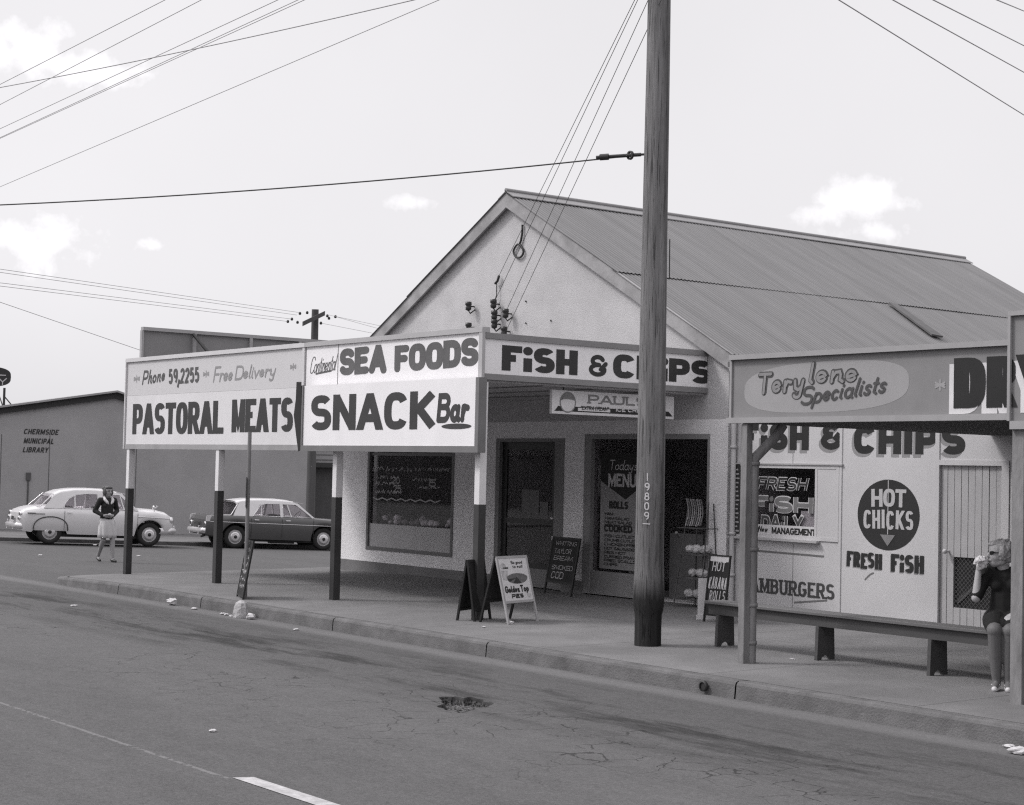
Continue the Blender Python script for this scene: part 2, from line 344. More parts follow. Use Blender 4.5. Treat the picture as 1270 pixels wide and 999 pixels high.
def text(mb, pl, s, a0, b0, wd, h, sw=.2, sh=None, gap=.06, rnd=False, slant=0, script=False, serif=0, h0=.0025, wob=0, rise=0, wmul=1.0, grow=0):
    """letters of cap height h and total width wd from (a0,b0) on the plane; grow fattens the stroke without moving the skeleton"""
    sx = sw * h; sy = (sh if sh is not None else sw) * h; toks = []
    for ch in s:
        k = ch
        if ch != ' ' and script and ('~' + ch) in G: k = '~' + ch
        toks.append(k)
    if '&' in toks and wob == 'b': toks = ['&b' if k == '&' else k for k in toks]
    nat = lambda k: .32 if k == ' ' else G[k][0]
    W = sum(nat(k) * h for k in toks); fixed = sum(sx for k in toks if k != ' ') + gap * h * (len(toks) - 1)
    wf = max(.05, (wd - fixed) / max(W, 1e-6)); x = 0; cnt = 0
    jw = wob if isinstance(wob, (int, float)) else 0
    for k in toks:
        gw = nat(k) * h * wf
        if k == ' ': x += gw + gap * h; continue
        dy = random.uniform(-jw, jw) * h; rot = random.uniform(-jw, jw) * .8; yb = b0 + dy + rise * (x / max(wd, 1e-6))
        for st in G[k][1]:
            low = k.startswith('~')
            if st == 'dot':
                cx = x + sx / 2; pgs = [[(cx + .56 * sx * math.cos(t * math.pi / 10), h * .83 + .17 * h * math.sin(t * math.pi / 10)) for t in range(20)]]
            else:
                closed = st[-1] == 'c'; pts = [(x + sx / 2 + p[0] * gw if G[k][0] > 0 else x + sx / 2 + (p[0] - .5) * h * .5, sy / 2 + p[1] * (h - sy)) for p in st if p != 'c']
                if not rnd and not closed and not low:      # square caps so stems reach the full height
                    for e, i in ((0, 1), (-1, -2)):
                        d = Vector(pts[e]) - Vector(pts[i]); d.normalize()
                        vert = abs(d.y) > .75 and (pts[e][1] < sy * .8 or pts[e][1] > h - sy * .8)
                        ext = (sy if abs(d.x) > .2 else sy / 2) if vert else (sx / 2 if abs(d.x) > .9 and (pts[e][0] < x + sx * .6 or pts[e][0] > x + gw + sx * .4) and k not in 'CGS5,29' else 0)
                        pts[e] = (pts[e][0] + d.x * ext, pts[e][1] + d.y * ext)
                pgs = strip(pts, sx + grow * h, sy + grow * h, closed, rnd)
                if not rnd and not low and grow == 0: pgs = [q for q in (clipy(pg, -.0001 if k != ',' else -h, h) for pg in pgs) if q]
                if serif and not closed and not low:
                    for e, i in ((0, 1), (-1, -2)):
                        if abs(pts[e][1] - (0)) < sy * .9 or abs(pts[e][1] - h) < sy * .9:
                            if abs(pts[e][0] - pts[i][0]) < abs(pts[e][1] - pts[i][1]):
                                yy = 0 if pts[e][1] < h / 2 else h - sy * .8; q = sx * serif
                                xx = min(max(pts[e][0], x), x + gw + sx)
                                pgs.append([(xx - q, yy), (xx + q, yy), (xx + q, yy + sy * .8), (xx - q, yy + sy * .8)])
            for pg in pgs:
                cnt += 1; hh = h0 + (cnt % 40) * 4e-5
                V = []
                for (px_, py_) in pg:
                    rx = px_ - x; X_ = x + rx * math.cos(rot) - py_ * math.sin(rot) + slant * py_; Y_ = rx * math.sin(rot) + py_ * math.cos(rot)
                    V.append(pl.p(a0 + X_, yb + Y_, hh))
                mb.poly(V)
        x += gw + sx + gap * h
    return mb
def ptext(mb, pl, s, bl, tr, **k):
    "text fitted between two photo points lying on the plane: bottom-left and top-right"
    a0, b0 = pl.uv(*bl); a1, b1 = pl.uv(*tr)
    return text(mb, pl, s, a0, b0, a1 - a0, b1 - b0, **k)
def stroke(mb, pl, pts, w_, h0=.0025, rnd=True):
    k = 0
    for pg in strip(pts, w_, w_, False, rnd):
        k += 1; mb.poly([pl.p(a, b, h0 + (k % 12) * 6e-5) for a, b in pg])
    return mb
def ellipse(mb, pl, ca, cb, ra, rb, h0=.0015, n=48): return mb.poly([pl.p(ca + ra * math.cos(2 * math.pi * i / n), cb + rb * math.sin(2 * math.pi * i / n), h0) for i in range(n)])
# ------------------------------------------------------------------ ground
def sm(t): t = max(0, min(1, t)); return t * t * (3 - 2 * t)
def footz(x, y): return .011 * max(y, -2) - (.0048 * (x + 6.5) ** 2 if x < -6.5 else 0) * (1 if x > -14 else 0)
def roadz(x, y): return -.165 + .005 * max(-30, min(0, x + 9.4)) - .026 * min(40, max(0, y + 1.3))
PH = on(2, -.165, 574, 873)
def pothole(x, y):
    dx, dy = x - PH.x, y - PH.y
    a, b = dx * .607 + dy * .795, -dx * .795 + dy * .607      # across / along the line of sight
    t = math.atan2(b / .46, a / .21); r = math.hypot(a / .21, b / .46)
    e = 1 + .14 * math.sin(3 * t + 1) + .12 * math.sin(5 * t + 2.2) + .07 * math.sin(11 * t)
    q = sm((e - r) / .10)
    return q * (.075 - .035 * sm(1 - r)) + (.010 * math.sin(x * 71) * math.sin(y * 63) * q)
def asphalt():
    m = bpy.data.materials.new('asphalt'); m.use_nodes = True; t = m.node_tree; b = t.nodes['Principled BSDF']
    def n(ty, **k):
        q = t.nodes.new(ty)
        for a, c in k.items(): setattr(q, a, c)
        return q
    def mth(op, a, bb=None, cl=False):
        q = n('ShaderNodeMath', operation=op, use_clamp=cl)
        for i, v in enumerate((a, bb)):
            if v is None: continue
            if isinstance(v, (int, float)): q.inputs[i].default_value = v
            else: t.links.new(v, q.inputs[i])
        return q.outputs[0]
    def noise(sc, det, vec, ro=.6):
        q = n('ShaderNodeTexNoise'); q.inputs['Scale'].default_value = sc; q.inputs['Detail'].default_value = det; q.inputs['Roughness'].default_value = ro; t.links.new(vec, q.inputs['Vector']); return q
    tc = n('ShaderNodeTexCoord'); O = tc.outputs['Object']; sp = n('ShaderNodeSeparateXYZ'); t.links.new(O, sp.inputs[0])
    def band(c, wd): # gaussian-like band across y
        d = mth('DIVIDE', mth('SUBTRACT', sp.outputs[1], c), wd); return mth('SUBTRACT', 1, mth('MULTIPLY', d, d), True)
    grain = mth('ADD', mth('MULTIPLY', noise(120, 2, O, .7).outputs[0], .4), mth('MULTIPLY', noise(30, 4, O, .8).outputs[0], .6)); mid = noise(9, 6, O, .65).outputs[0]
    mp = n('ShaderNodeMapping'); mp.inputs['Scale'].default_value = (.35, 1.6, 1); t.links.new(O, mp.inputs[0]); streak = noise(1.3, 8, mp.outputs[0], .7).outputs[0]
    v = mth('ADD', .70, mth('MULTIPLY', mth('SUBTRACT', grain, .5), 2.3)); v = mth('ADD', v, mth('MULTIPLY', mth('SUBTRACT', mid, .5), .55)); v = mth('ADD', v, mth('MULTIPLY', mth('SUBTRACT', streak, .5), .55)); v = mth('ADD', v, .3)
    # oily stains in the parking strip along the kerb, pale worn wheel track outside it
    oil = mth('MULTIPLY', band(-3.0, 1.25), mth('MULTIPLY', mth('SUBTRACT', streak, .47, True), 7.0, True)); v = mth('MULTIPLY', v, mth('SUBTRACT', 1, mth('MULTIPLY', oil, .68)))
    pale = mth('MULTIPLY', band(-4.6, 1.3), .10); v = mth('ADD', v, pale)
    # crazed cracking in patches
    nd = noise(2.2, 5, O).outputs['Color']; mx = n('ShaderNodeMixRGB', blend_type='ADD'); mx.inputs[0].default_value = .22; t.links.new(O, mx.inputs[1]); t.links.new(nd, mx.inputs[2])
    vo = n('ShaderNodeTexVoronoi', feature='DISTANCE_TO_EDGE'); vo.inputs['Scale'].default_value = 3.2; t.links.new(mx.outputs[0], vo.inputs['Vector'])
    cr = mth('LESS_THAN', vo.outputs['Distance'], .017); msk = mth('MULTIPLY', band(-4.2, 1.9), mth('MULTIPLY', mth('SUBTRACT', noise(.45, 3, O).outputs[0], .47, True), 16, True))
    brk = mth('GREATER_THAN', noise(3.1, 2, O).outputs[0], .47); crack = mth('MULTIPLY', mth('MULTIPLY', cr, brk), msk); v = mth('MULTIPLY', v, mth('SUBTRACT', 1, mth('MULTIPLY', crack, .62)))
    # a pale worn paint line along the centre of the road
    ln = mth('LESS_THAN', mth('ABSOLUTE', mth('ADD', sp.outputs[1], mth('ADD', 7.10, mth('MULTIPLY', mth('SUBTRACT', mid, .5), .02)))), .018)
    ln = mth('MULTIPLY', ln, mth('MULTIPLY', mth('LESS_THAN', sp.outputs[0], 7.0), mth('GREATER_THAN', noise(14, 4, O).outputs[0], .46))); v = mth('ADD', v, mth('MULTIPLY', ln, .75))
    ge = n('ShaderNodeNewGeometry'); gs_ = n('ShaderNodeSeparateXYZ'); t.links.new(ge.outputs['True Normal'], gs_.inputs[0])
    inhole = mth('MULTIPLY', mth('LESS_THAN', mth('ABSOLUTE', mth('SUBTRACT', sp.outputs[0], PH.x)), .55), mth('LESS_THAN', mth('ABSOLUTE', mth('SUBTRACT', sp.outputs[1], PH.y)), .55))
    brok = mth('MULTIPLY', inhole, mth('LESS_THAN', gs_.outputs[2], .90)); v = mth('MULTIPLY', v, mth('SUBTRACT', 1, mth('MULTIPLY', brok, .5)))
    grav = mth('MULTIPLY', mth('MULTIPLY', inhole, mth('LESS_THAN', sp.outputs[2], -.19)), mth('MULTIPLY', mth('SUBTRACT', noise(55, 2, O).outputs[0], .47), 5.0)); v = mth('ADD', v, mth('MAXIMUM', grav, -.35))
    # silt in the gutter
    gut = mth('MULTIPLY', band(-1.55, .28), .55); v = mth('ADD', v, gut)
    v = mth('MULTIPLY', v, ASPHALT)
    cc = n('ShaderNodeCombineColor'); t.links.new(v, cc.inputs[0]); t.links.new(mth('MULTIPLY', v, .982), cc.inputs[1]); t.links.new(v, cc.inputs[2]); t.links.new(cc.outputs[0], b.inputs['Base Color'])
    b.inputs['Roughness'].default_value = .9; b.inputs['Specular IOR Level'].default_value = .25
    bp = n('ShaderNodeBump'); bp.inputs['Strength'].default_value = .35; bp.inputs['Distance'].default_value = .01; t.links.new(grain, bp.inputs['Height']); t.links.new(bp.outputs[0], b.inputs['Normal'])
    return m
ASPHALT = .085
def lines(a, b, c0, c1, fine, coarse):
    o = []; x = a
    while x < b:
        o.append(x); x += fine if c0 <= x <= c1 else (coarse if abs(x - (c0 + c1) / 2) < 40 else 40)
        if o[-1] < c0 < x: x = c0
    return o + [b]
mb = MB(); gx = lines(-700, 700, PH.x - .6, PH.x + .6, .012, 1.3); gy = lines(-400, 900, PH.y - .6, PH.y + .6, .012, 1.3)
mb.add([(x, y, roadz(x, y) - pothole(x, y)) for y in gy for x in gx], [(j * len(gx) + i, j * len(gx) + i + 1, (j + 1) * len(gx) + i + 1, (j + 1) * len(gx) + i) for j in range(len(gy) - 1) for i in range(len(gx) - 1)], True)
tag(mb.build('road', asphalt()), kind='structure')
def footmat():
    m = M_concrete(); t = m.node_tree; b = t.nodes['Principled BSDF']
    mu = t.nodes[m['val']]; src = mu.inputs[0].links[0].from_socket
    tc = t.nodes.new('ShaderNodeTexCoord'); sp = t.nodes.new('ShaderNodeSeparateXYZ'); t.links.new(tc.outputs['Object'], sp.inputs[0])
    def mth(op, a, bb):
        q = t.nodes.new('ShaderNodeMath'); q.operation = op
        for i, v in enumerate((a, bb)):
            if isinstance(v, (int, float)): q.inputs[i].default_value = v
            else: t.links.new(v, q.inputs[i])
        return q.outputs[0]
    fx = mth('LESS_THAN', mth('FRACT', mth('DIVIDE', mth('ADD', sp.outputs[0], 60.9), 2.45), 0), .0055)
    fy = mth('LESS_THAN', mth('ABSOLUTE', mth('SUBTRACT', sp.outputs[1], 1.55), 0), .006)
    j = mth('MAXIMUM', fx, fy); k = mth('MULTIPLY', src, mth('SUBTRACT', 1, mth('MULTIPLY', j, .55))); t.links.new(k, mu.inputs[0])
    return m
KY = -1.336; SKX = -10.45; CR = .9
def foot_outline():
    return [(60, KY + .15), (SKX + .15 + CR, KY + .15)]
mb = MB(); xs = [SKX + .15 + i * .65 for i in range(0, 90)]; ys = [KY + .15 + i * .5 for i in range(0, 16)]
P = {}
def fcl(x, y):     # pull the sheet's corner in to the rounded kerb
    cx, cy = SKX + CR, KY + CR; r = CR - .15
    if x < cx and y < cy:
        d = math.hypot(x - cx, y - cy)
        if d > r: x, y = cx + (x - cx) * r / d, cy + (y - cy) * r / d
    return x, y
vs = []
for y in ys:
    for x in xs: q = fcl(x, y); vs.append((q[0], q[1], footz(*q)))
mb.add(vs, [(j * len(xs) + i, j * len(xs) + i + 1, (j + 1) * len(xs) + i + 1, (j + 1) * len(xs) + i) for j in range(len(ys) - 1) for i in range(len(xs) - 1)], True)
tag(mb.build('footpath', footmat()), kind='structure')
# kerb: a swept profile with open joints
path = [(40 - i * .25, KY) for i in range(int((40 - (SKX + CR)) / .25) + 1)]
path += [(SKX + CR + CR * math.cos(R(a)), KY + CR + CR * math.sin(R(a))) for a in range(268, 179, -6)]
path += [(SKX, KY + CR + i * .5) for i in range(1, 40)]
mb = MB(); prev = None; acc_ = 0; jrand = random.Random(3)
joints = [on(2, -.02, *p).x for p in ((917, 846), (610, 797), (393, 768), (257, 741), (146, 725))] + [9.1, 12.2]
def ring(i, sh=0):
    p = Vector(path[i]); a = Vector(path[max(i - 1, 0)]); b = Vector(path[min(i + 1, len(path) - 1)]); d = (b - a).normalized(); nrm = Vector((d.y, -d.x)) * -1
    zt = footz(p.x, p.y); w1 = .008 * math.sin(i * 1.7) * math.sin(i * .61)
    nn = Vector((-d.y, d.x)); o = -nn  # o points outwards to the road
    ctr = p
    if (ctr + o * .1 - Vector((0, 5))).length < (ctr - o * .1 - Vector((0, 5))).length: o = -o
    prof = [(-.15, -.4), (-.15, 0), (-.03, .002), (-.008, -.008), (.004, -.03), (.03 + w1, -.30)]
    return [Vector((p.x + o.x * a_ + d.x * sh, p.y + o.y * a_ + d.y * sh, zt + h_)) for a_, h_ in prof]
for i in range(len(path) - 1):
    cutx = [j for j in joints if path[i + 1][0] < j <= path[i][0]] if path[i][1] == KY and path[i + 1][1] == KY else []
    A, B = ring(i), ring(i + 1)
    if cutx:
        t = (path[i][0] - cutx[0]) / .25; e = .009 / .25
        m1 = [a.lerp(b, max(0, t - e)) for a, b in zip(A, B)]; m2 = [a.lerp(b, min(1, t + e)) for a, b in zip(A, B)]; segs = ((A, m1), (m2, B))
    else: segs = ((A, B),)
    for U, V_ in segs:
        n_ = len(U); mb.add(U + V_, [(k, k + 1, n_ + k + 1, n_ + k) for k in range(n_ - 1)])
kerb = tag(mb.build('kerb', mat('kerb_concrete', .14, .95, .18, 5, .45, 60, stain=.3, sscale=2.2)), kind='structure')
q = on(1, KY - .016, 875, 851); mb = MB(); mb.lathe((q.x, KY - .028, q.z), (0, -1, 0), [(.036, .03), (.048, .03), (.048, 0), (.036, -.002)], 20); mb.lathe((q.x, KY - .035, q.z), (0, -1, 0), [(0, .012), (.038, .012)], 20)
tag(mb.build('drain_outlet', M_dark()), 'round dark pipe mouth draining through the kerb face', 'drain')
# centre-line dash
q0, q1 = on(2, -.165, 306, 966), on(2, -.165, 412, 1003)
mb = MB(); dd = Vector((1, .0, 0)); mb.add([(7.02, -7.07, -.161), (10.2, -7.07, -.161), (10.2, -6.94, -.161), (7.07, -6.945, -.161)], [(0, 1, 2, 3)])
tag(mb.build('road_marking', mat('road_paint', .42, .8, .2, 14, stain=.35, sscale=6)), kind='structure')

# ------------------------------------------------------------------ corner shop
WY = 3.818
WP = Plane((0, WY, 0), (1, 0, 0))
gs, gz, slope, RY0, RY1 = -4.525, 6.215, .541, 3.735, 15.15
XL, XR = -9.35, .42
shop = thing('corner_shop', 'pale stucco corner shop with corrugated gable roof behind the corner awning', 'shop', ((XL + XR) / 2, WY, 0))
def rz_(x): return gz - .06 - slope * abs(x - gs)
mb = MB(); T = .2
W1, D1, D2 = (-8.52, -5.90, .40, 2.48), (-4.76, -3.05, -.1, 2.34), (-2.57, .08, -.1, 2.40)
ZT = 2.6
xs_ = [XL, W1[0], W1[1], D1[0], D1[1], D2[0], D2[1], XR]
for a, b in ((XL, W1[0]), (W1[1], D1[0]), (D1[1], D2[0]), (D2[1], XR)): mb.box((a, WY, -.3), (b, WY + T, ZT))
for o in (W1, D1, D2):
    mb.box((o[0], WY, o[3]), (o[1], WY + T, ZT))
    if o[2] > 0: mb.box((o[0], WY, -.3), (o[1], WY + T, o[2]))
mb.build('front_wall', mat('front_wall_white', .82, .95, .04, 2, .4, 60, stain=.06, sscale=.9), shop)
mb = MB(); mb.prism([(XL, WY, ZT), (XR, WY, ZT), (XR, WY, rz_(XR)), (gs, WY, rz_(gs)), (XL, WY, rz_(XL))], (0, T, 0))
mb.box((XL, WY + T, -.6), (XL + .2, RY1 - .3, rz_(XL) - .02)); mb.box((XR - .2, WY + T, -.6), (XR, RY1 - .3, rz_(XR) - .02))
mb.prism([(XL + .2, RY1 - .5, -.6), (XR - .2, RY1 - .5, -.6), (XR - .2, RY1 - .5, rz_(XR) - .02), (gs, RY1 - .5, rz_(gs)), (XL + .2, RY1 - .5, rz_(XL) - .02)], (0, .2, 0))
mb.build('gable_wall', M_stucco(), shop)
mb = MB()
for a, b in ((XL, D1[0]), (D1[1], D2[0]), (D2[1], XR)): mb.box((a - (.02 if a == XL else 0), WY - .025, -.3), (b, WY, footz(a, WY) + .19))
mb.box((XL - .02, WY, -.6), (XL, RY1 - .3, .12)); mb.build('plinth', mat('plinth_paint', .20, .9, .08, 4, stain=.2), shop)
# interior shell
mb = MB(); mb.box((XL + .2, WY + T, -.2), (XR - .2, 7.4, .06)); mb.box((XL + .2, 7.3, .06), (XR - .2, 7.4, 2.9)); mb.box((XL + .2, WY + T, 2.85), (XR - .2, 7.4, 2.9)); mb.box((-5.3, WY + T, .06), (-5.2, 7.3, 2.85))
mb.build('interior', mat('shop_interior', .5, .9, .3, 1.5), shop)
# roof
def sheet(mb, x0, z0, x1, z1, y0, y1, lift=0):
    n = int((y1 - y0) / .0127); d = Vector((x1 - x0, 0, z1 - z0)).normalized(); nn = Vector((-d.z, 0, d.x)); nn = nn if nn.z > 0 else -nn; vs = []
    rows = 5
    for r_ in range(rows):
        t = r_ / (rows - 1)
        for i in range(n + 1):
            y = y0 + (y1 - y0) * i / n; h = .0068 * math.sin(2 * math.pi * y / .0762) + lift + .004 * math.sin(y * .9 + t * 5)
            vs.append(Vector((x0 + (x1 - x0) * t, y, z0 + (z1 - z0) * t)) + nn * h)
    mb.add(vs, [(r_ * (n + 1) + i, r_ * (n + 1) + i + 1, (r_ + 1) * (n + 1) + i + 1, (r_ + 1) * (n + 1) + i) for r_ in range(rows - 1) for i in range(n)], True)
mb = MB()
for sgn in (1, -1):
    for t0, t1, lf in ((0, 2.72, .013), (2.60, 5.10 if sgn > 0 else 5.4, 0)):
        sheet(mb, gs + sgn * t0, gz - slope * t0, gs + sgn * t1, gz - slope * t1, RY0 - .045, RY1, lf)
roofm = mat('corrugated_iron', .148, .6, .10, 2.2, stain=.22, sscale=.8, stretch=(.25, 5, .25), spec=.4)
rm = roofm.copy(); rm.name = 'corrugated_iron_shaded'; t_ = rm.node_tree; mu_ = t_.nodes[roofm['val']]; src_ = mu_.inputs[0].links[0].from_socket
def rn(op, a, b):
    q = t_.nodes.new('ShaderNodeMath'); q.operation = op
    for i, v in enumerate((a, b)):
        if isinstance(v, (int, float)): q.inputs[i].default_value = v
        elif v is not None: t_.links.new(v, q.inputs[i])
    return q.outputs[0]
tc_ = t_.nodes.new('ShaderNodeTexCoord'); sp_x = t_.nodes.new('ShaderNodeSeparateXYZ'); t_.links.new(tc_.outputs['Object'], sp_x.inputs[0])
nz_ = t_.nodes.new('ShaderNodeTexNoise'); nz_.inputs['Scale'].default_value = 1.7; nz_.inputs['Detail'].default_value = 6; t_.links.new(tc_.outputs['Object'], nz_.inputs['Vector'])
# valley shading of the corrugations, painted into the iron's colour
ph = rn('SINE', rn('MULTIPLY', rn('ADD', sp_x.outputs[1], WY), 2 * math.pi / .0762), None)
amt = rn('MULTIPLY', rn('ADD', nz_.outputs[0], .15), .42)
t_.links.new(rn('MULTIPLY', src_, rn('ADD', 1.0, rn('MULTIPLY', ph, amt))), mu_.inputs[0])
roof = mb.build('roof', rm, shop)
mb = MB()
for sgn in (1, -1): mb.prism([(gs - sgn * .01, RY0 - .03, gz + .05), (gs + sgn * .2, RY0 - .03, gz - .2 * slope + .045), (gs + sgn * .2, RY0 - .03, gz - .2 * slope + .03), (gs - sgn * .01, RY0 - .03, gz + .035)], (0, RY1 - RY0 + .06, 0))
mb.tube([(gs, RY0 - .03, gz + .05), (gs, RY1 + .03, gz + .05)], .035, 8); mb.build('ridge_cap', mat('ridge_iron', .24, .6, .1, 2), roof)
mb = MB(); q0 = on(1, 0, 1105, 380)
mb.box((2.2, 0, 0), (2.2, 0, 0)) if False else None
bm_ = mat('weathered_bargeboard', .34, .8, .15, 3, stain=.35, sscale=1.6)
for sgn, xe in ((1, gs + 5.10), (-1, gs - 5.38)):
    mb = MB(); ze = gz - slope * abs(xe - gs)
    mb.prism([(gs, RY0 - .02, gz + .004), (xe, RY0 - .02, ze + .004), (xe, RY0 - .02, ze - .22), (gs, RY0 - .02, gz - .22)], (0, .035, 0)); mb.build('bargeboard', bm_, shop)
mb = MB()
for sgn, xe in ((1, gs + 5.10), (-1, gs - 5.38)):
    ze = gz - slope * abs(xe - gs); mb.prism([(gs, RY0 + .02, gz - .12), (xe, RY0 + .02, ze - .12), (xe, RY0 + .02, ze - .135), (gs, RY0 + .02, gz - .135)], (0, WY - RY0 - .02, 0))
mb.build('eave_lining', M_trim(), shop)
# dark strip laid on the right slope
a, b = None, None
def on_roof(px, py): return onp((gs, 0, gz), (slope, 0, 1), px, py)
A, B = on_roof(1106, 380), on_roof(1161, 420); d = (B - A); nn = Vector((slope, 0, 1)).normalized(); sd = d.cross(nn).normalized() * .09
mb = MB(); mb.prism([A - sd + nn * .03, A + sd + nn * .03, B + sd * 1.3 + nn * .03, B - sd * 1.3 + nn * .03], nn * .03); mb.build('roof_strip', mat('roof_strip_dark', .11, .8, .2, 4), roof)
# shop window
def framed(parent, x0, x1, z0, z1, y, fw, dep, m, name='frame'):
    mb = MB(); mb.box((x0, y, z0), (x0 + fw, y + dep, z1)); mb.box((x1 - fw, y, z0), (x1, y + dep, z1)); mb.box((x0 + fw, y, z0), (x1 - fw, y + dep, z0 + fw)); mb.box((x0 + fw, y, z1 - fw), (x1 - fw, y + dep, z1)); return mb.build(name, m, parent)
win = framed(shop, W1[0], W1[1], W1[2], W1[3], WY - .012, .06, .1, mat('window_frame_paint', .17, .6, .1), 'window')
mb = MB(); mb.box((W1[0] + .06, WY + .02, W1[2] + .06), (W1[1] - .06, WY + .06, .86)); mb.build('lower_panel', mat('panel_paint', .47, .7, .05), win)
mb = MB(); mb.box((W1[0] + .06, WY + .035, .862), (W1[1] - .06, WY + .043, W1[3] - .06)); mb.build('pane', M_glass(), win)
mb = MB(); mb.box((W1[0] + .06, WY + .02, 2.05), (W1[1] - .06, WY + .034, 2.10)); mb.build('transom', mat('window_frame_paint', .17), win)
mb = MB(); mb.box((W1[0] + .07, WY + .065, .80), (W1[1] - .07, WY + 1.0, .86)); shelf = mb.build('display_shelf', mat('shelf_wood', .22, .8, .2), shop)
wp2 = Plane((0, WY + .033, 0), (1, 0, 0)); mb = MB(); rr = random.Random(4)
def scrawl(mb, pl, a0, b0, wd, h, sw=.012, rr=rr):
    "a line of quick, unreadable handwriting"
    x = a0; pts = []
    while x < a0 + wd:
        pts.append((x, b0 + rr.uniform(0, h))); x += h * rr.uniform(.18, .4)
        if rr.random() < .16:
            if len(pts) > 1: stroke(mb, pl, pts, sw)
            pts = []; x += h * .4
    if len(pts) > 1: stroke(mb, pl, pts, sw)
for px0, py0, wpx, h in ((462, 585, 50, .09), (466, 594, 30, .06), (515, 585, 44, .07), (466, 602, 24, .07), (512, 597, 30, .06), (466, 612, 36, .08), (520, 606, 26, .05)):
    a, b = wp2.uv(px0, py0); a1, _ = wp2.uv(px0 + wpx, py0); scrawl(mb, wp2, a, b, a1 - a, h)
for s, px0, py0, px1, py1 in (('20', 486, 600, 496, 592), ('25', 488, 611, 498, 602), ('15', 532, 604, 541, 595)): ptext(mb, wp2, s, (px0, py0), (px1, py1), sw=.14, rnd=True)
a, b = wp2.uv(463, 617); a1, _ = wp2.uv(546, 621); stroke(mb, wp2, [(a + (a1 - a) * i / 14, b - .02 + .018 * (-1) ** i) for i in range(15)], .02)
mb.build('lettering', mat('window_white', .42, .8, .1), win)
# produce piled on the shelf behind the glass
rr = random.Random(11)
for i in range(26):
    x = rr.uniform(W1[0] + .2, W1[1] - .12); y = WY + .10 + rr.uniform(.03, .26); r_ = rr.uniform(.035, .075)
    if x > -7.2 and i % 2: x = rr.uniform(-7.3, W1[1] - .15)
    mb = MB(); mb.ball((0, 0, 0), (r_ * rr.uniform(.9, 1.4), r_, r_ * .9), 9, 6, .1); o = mb.build('produce', mat('produce_pale' if i % 3 else 'produce_dull', (.75 if i % 3 else .35), .6, .15, 20)); o.location = (x, y, .86 + r_ * .85 + (.06 if rr.random() < .3 else 0)); o.rotation_euler = (0, 0, rr.uniform(0, 3))
    tag(o, 'round pale piece of produce heaped on the shelf behind the shop window', 'produce', 'produce heaped in the shop window')
# door 1 : glazed door in a grey frame
dz = .06
fr = framed(shop, D1[0], D1[1], dz, D1[3], WY - .012, .0, .1, M_trim(), 'x') if False else None
mb = MB(); mb.box((D1[0], WY - .012, dz), (D1[0] + .1, WY + .15, D1[3])); mb.box((D1[1] - .22, WY - .012, dz), (D1[1], WY + .15, D1[3])); mb.box((D1[0] + .1, WY - .012, D1[3] - .05), (D1[1] - .22, WY + .15, D1[3])); door1f = mb.build('door_frame', mat('door_frame_paint', .20, .6, .1), shop)
x0, x1 = D1[0] + .1, D1[1] - .22
mb = MB(); dy = WY + .05
mb.box((x0, dy, dz + .28), (x0 + .12, dy + .04, D1[3] - .05)); mb.box((x1 - .12, dy, dz + .28), (x1, dy + .04, D1[3] - .05)); mb.box((x0 + .12, dy, D1[3] - .17), (x1 - .12, dy + .04, D1[3] - .05)); mb.box((x0 + .12, dy, 1.02), (x1 - .12, dy + .04, 1.10)); mb.box((x0 + .12, dy, dz + .28), (x1 - .12, dy + .04, dz + .36))
door1 = mb.build('door', mat('dark_door_paint', .035, .4, .15), shop)
mb = MB(); mb.box((x0, dy, dz), (x1, dy + .05, dz + .28)); mb.build('kick_panel', mat('door_frame_paint', .20), door1)
mb = MB(); mb.box((x0 + .12, dy + .015, dz + .36), (x1 - .12, dy + .022, 1.02)); mb.box((x0 + .12, dy + .015, 1.10), (x1 - .12, dy + .022, D1[3] - .17)); mb.build('pane', M_glass(), door1)
mb = MB(); mb.ball((x1 - .07, dy - .03, 1.13), .028); mb.box((x1 - .085, dy - .02, .80), (x1 - .06, dy, .86)); mb.build('handle', M_chrome(), door1)
mb = MB(); a, b = WP.uv(643, 636); a1, b1 = WP.uv(665, 608); mb.box((a, dy + .008, b), (a1, dy + .012, b1)); a, b = WP.uv(666, 642); a1, b1 = WP.uv(676, 623); mb.box((a, dy + .008, b), (a1, dy + .012, b1)); mb.build('notice', mat('dull_notice', .16, .8, .1), door1)
# doorway 2 : fixed menu window on the left, open doorway on the right
mb = MB(); mb.box((D2[0], WY - .012, dz), (D2[0] + .16, WY + .15, D2[3])); mb.box((D2[1] - .04, WY - .012, dz), (D2[1], WY + .15, D2[3])); mb.box((D2[0] + .16, WY - .012, D2[3] - .07), (D2[1] - .04, WY + .15, D2[3])); mx_ = -1.33; mb.box((mx_, WY - .008, dz), (mx_ + .08, WY + .14, D2[3] - .07))
d2f = mb.build('shopfront_frame', mat('shopfront_paint', .26, .6, .08), shop)
mb = MB(); mb.box((D2[0] + .16, WY + .01, dz), (mx_, WY + .06, .40)); mb.build('lower_panel', mat('shopfront_paint', .26), d2f)
mb = MB(); mb.box((D2[0] + .16, WY + .06, .402), (mx_, WY + .067, D2[3] - .07)); mb.build('pane', M_glass(), d2f)
mp_ = Plane((0, WY + .056, 0), (1, 0, 0)); a0, a1 = -2.26, mx_ - .02
mb = MB(); mb.slab(mp_, a0, a1, .44, 2.12, -.003, 0); menu = mb.build('menu_poster', mat('menu_paper', .29, .8, .08, 3), shop)
mb = MB(); mb.prism([mp_.p(a0 - .0, 1.72, .001), mp_.p((a0 + a1) / 2 + .1, 1.46, .001), mp_.p(a1, 1.66, .001), mp_.p(a1, 2.12, .001), mp_.p(a0, 2.12, .001)], mp_.n * .002); mb.build('chevron', mat('menu_dark', .03, .8), menu)
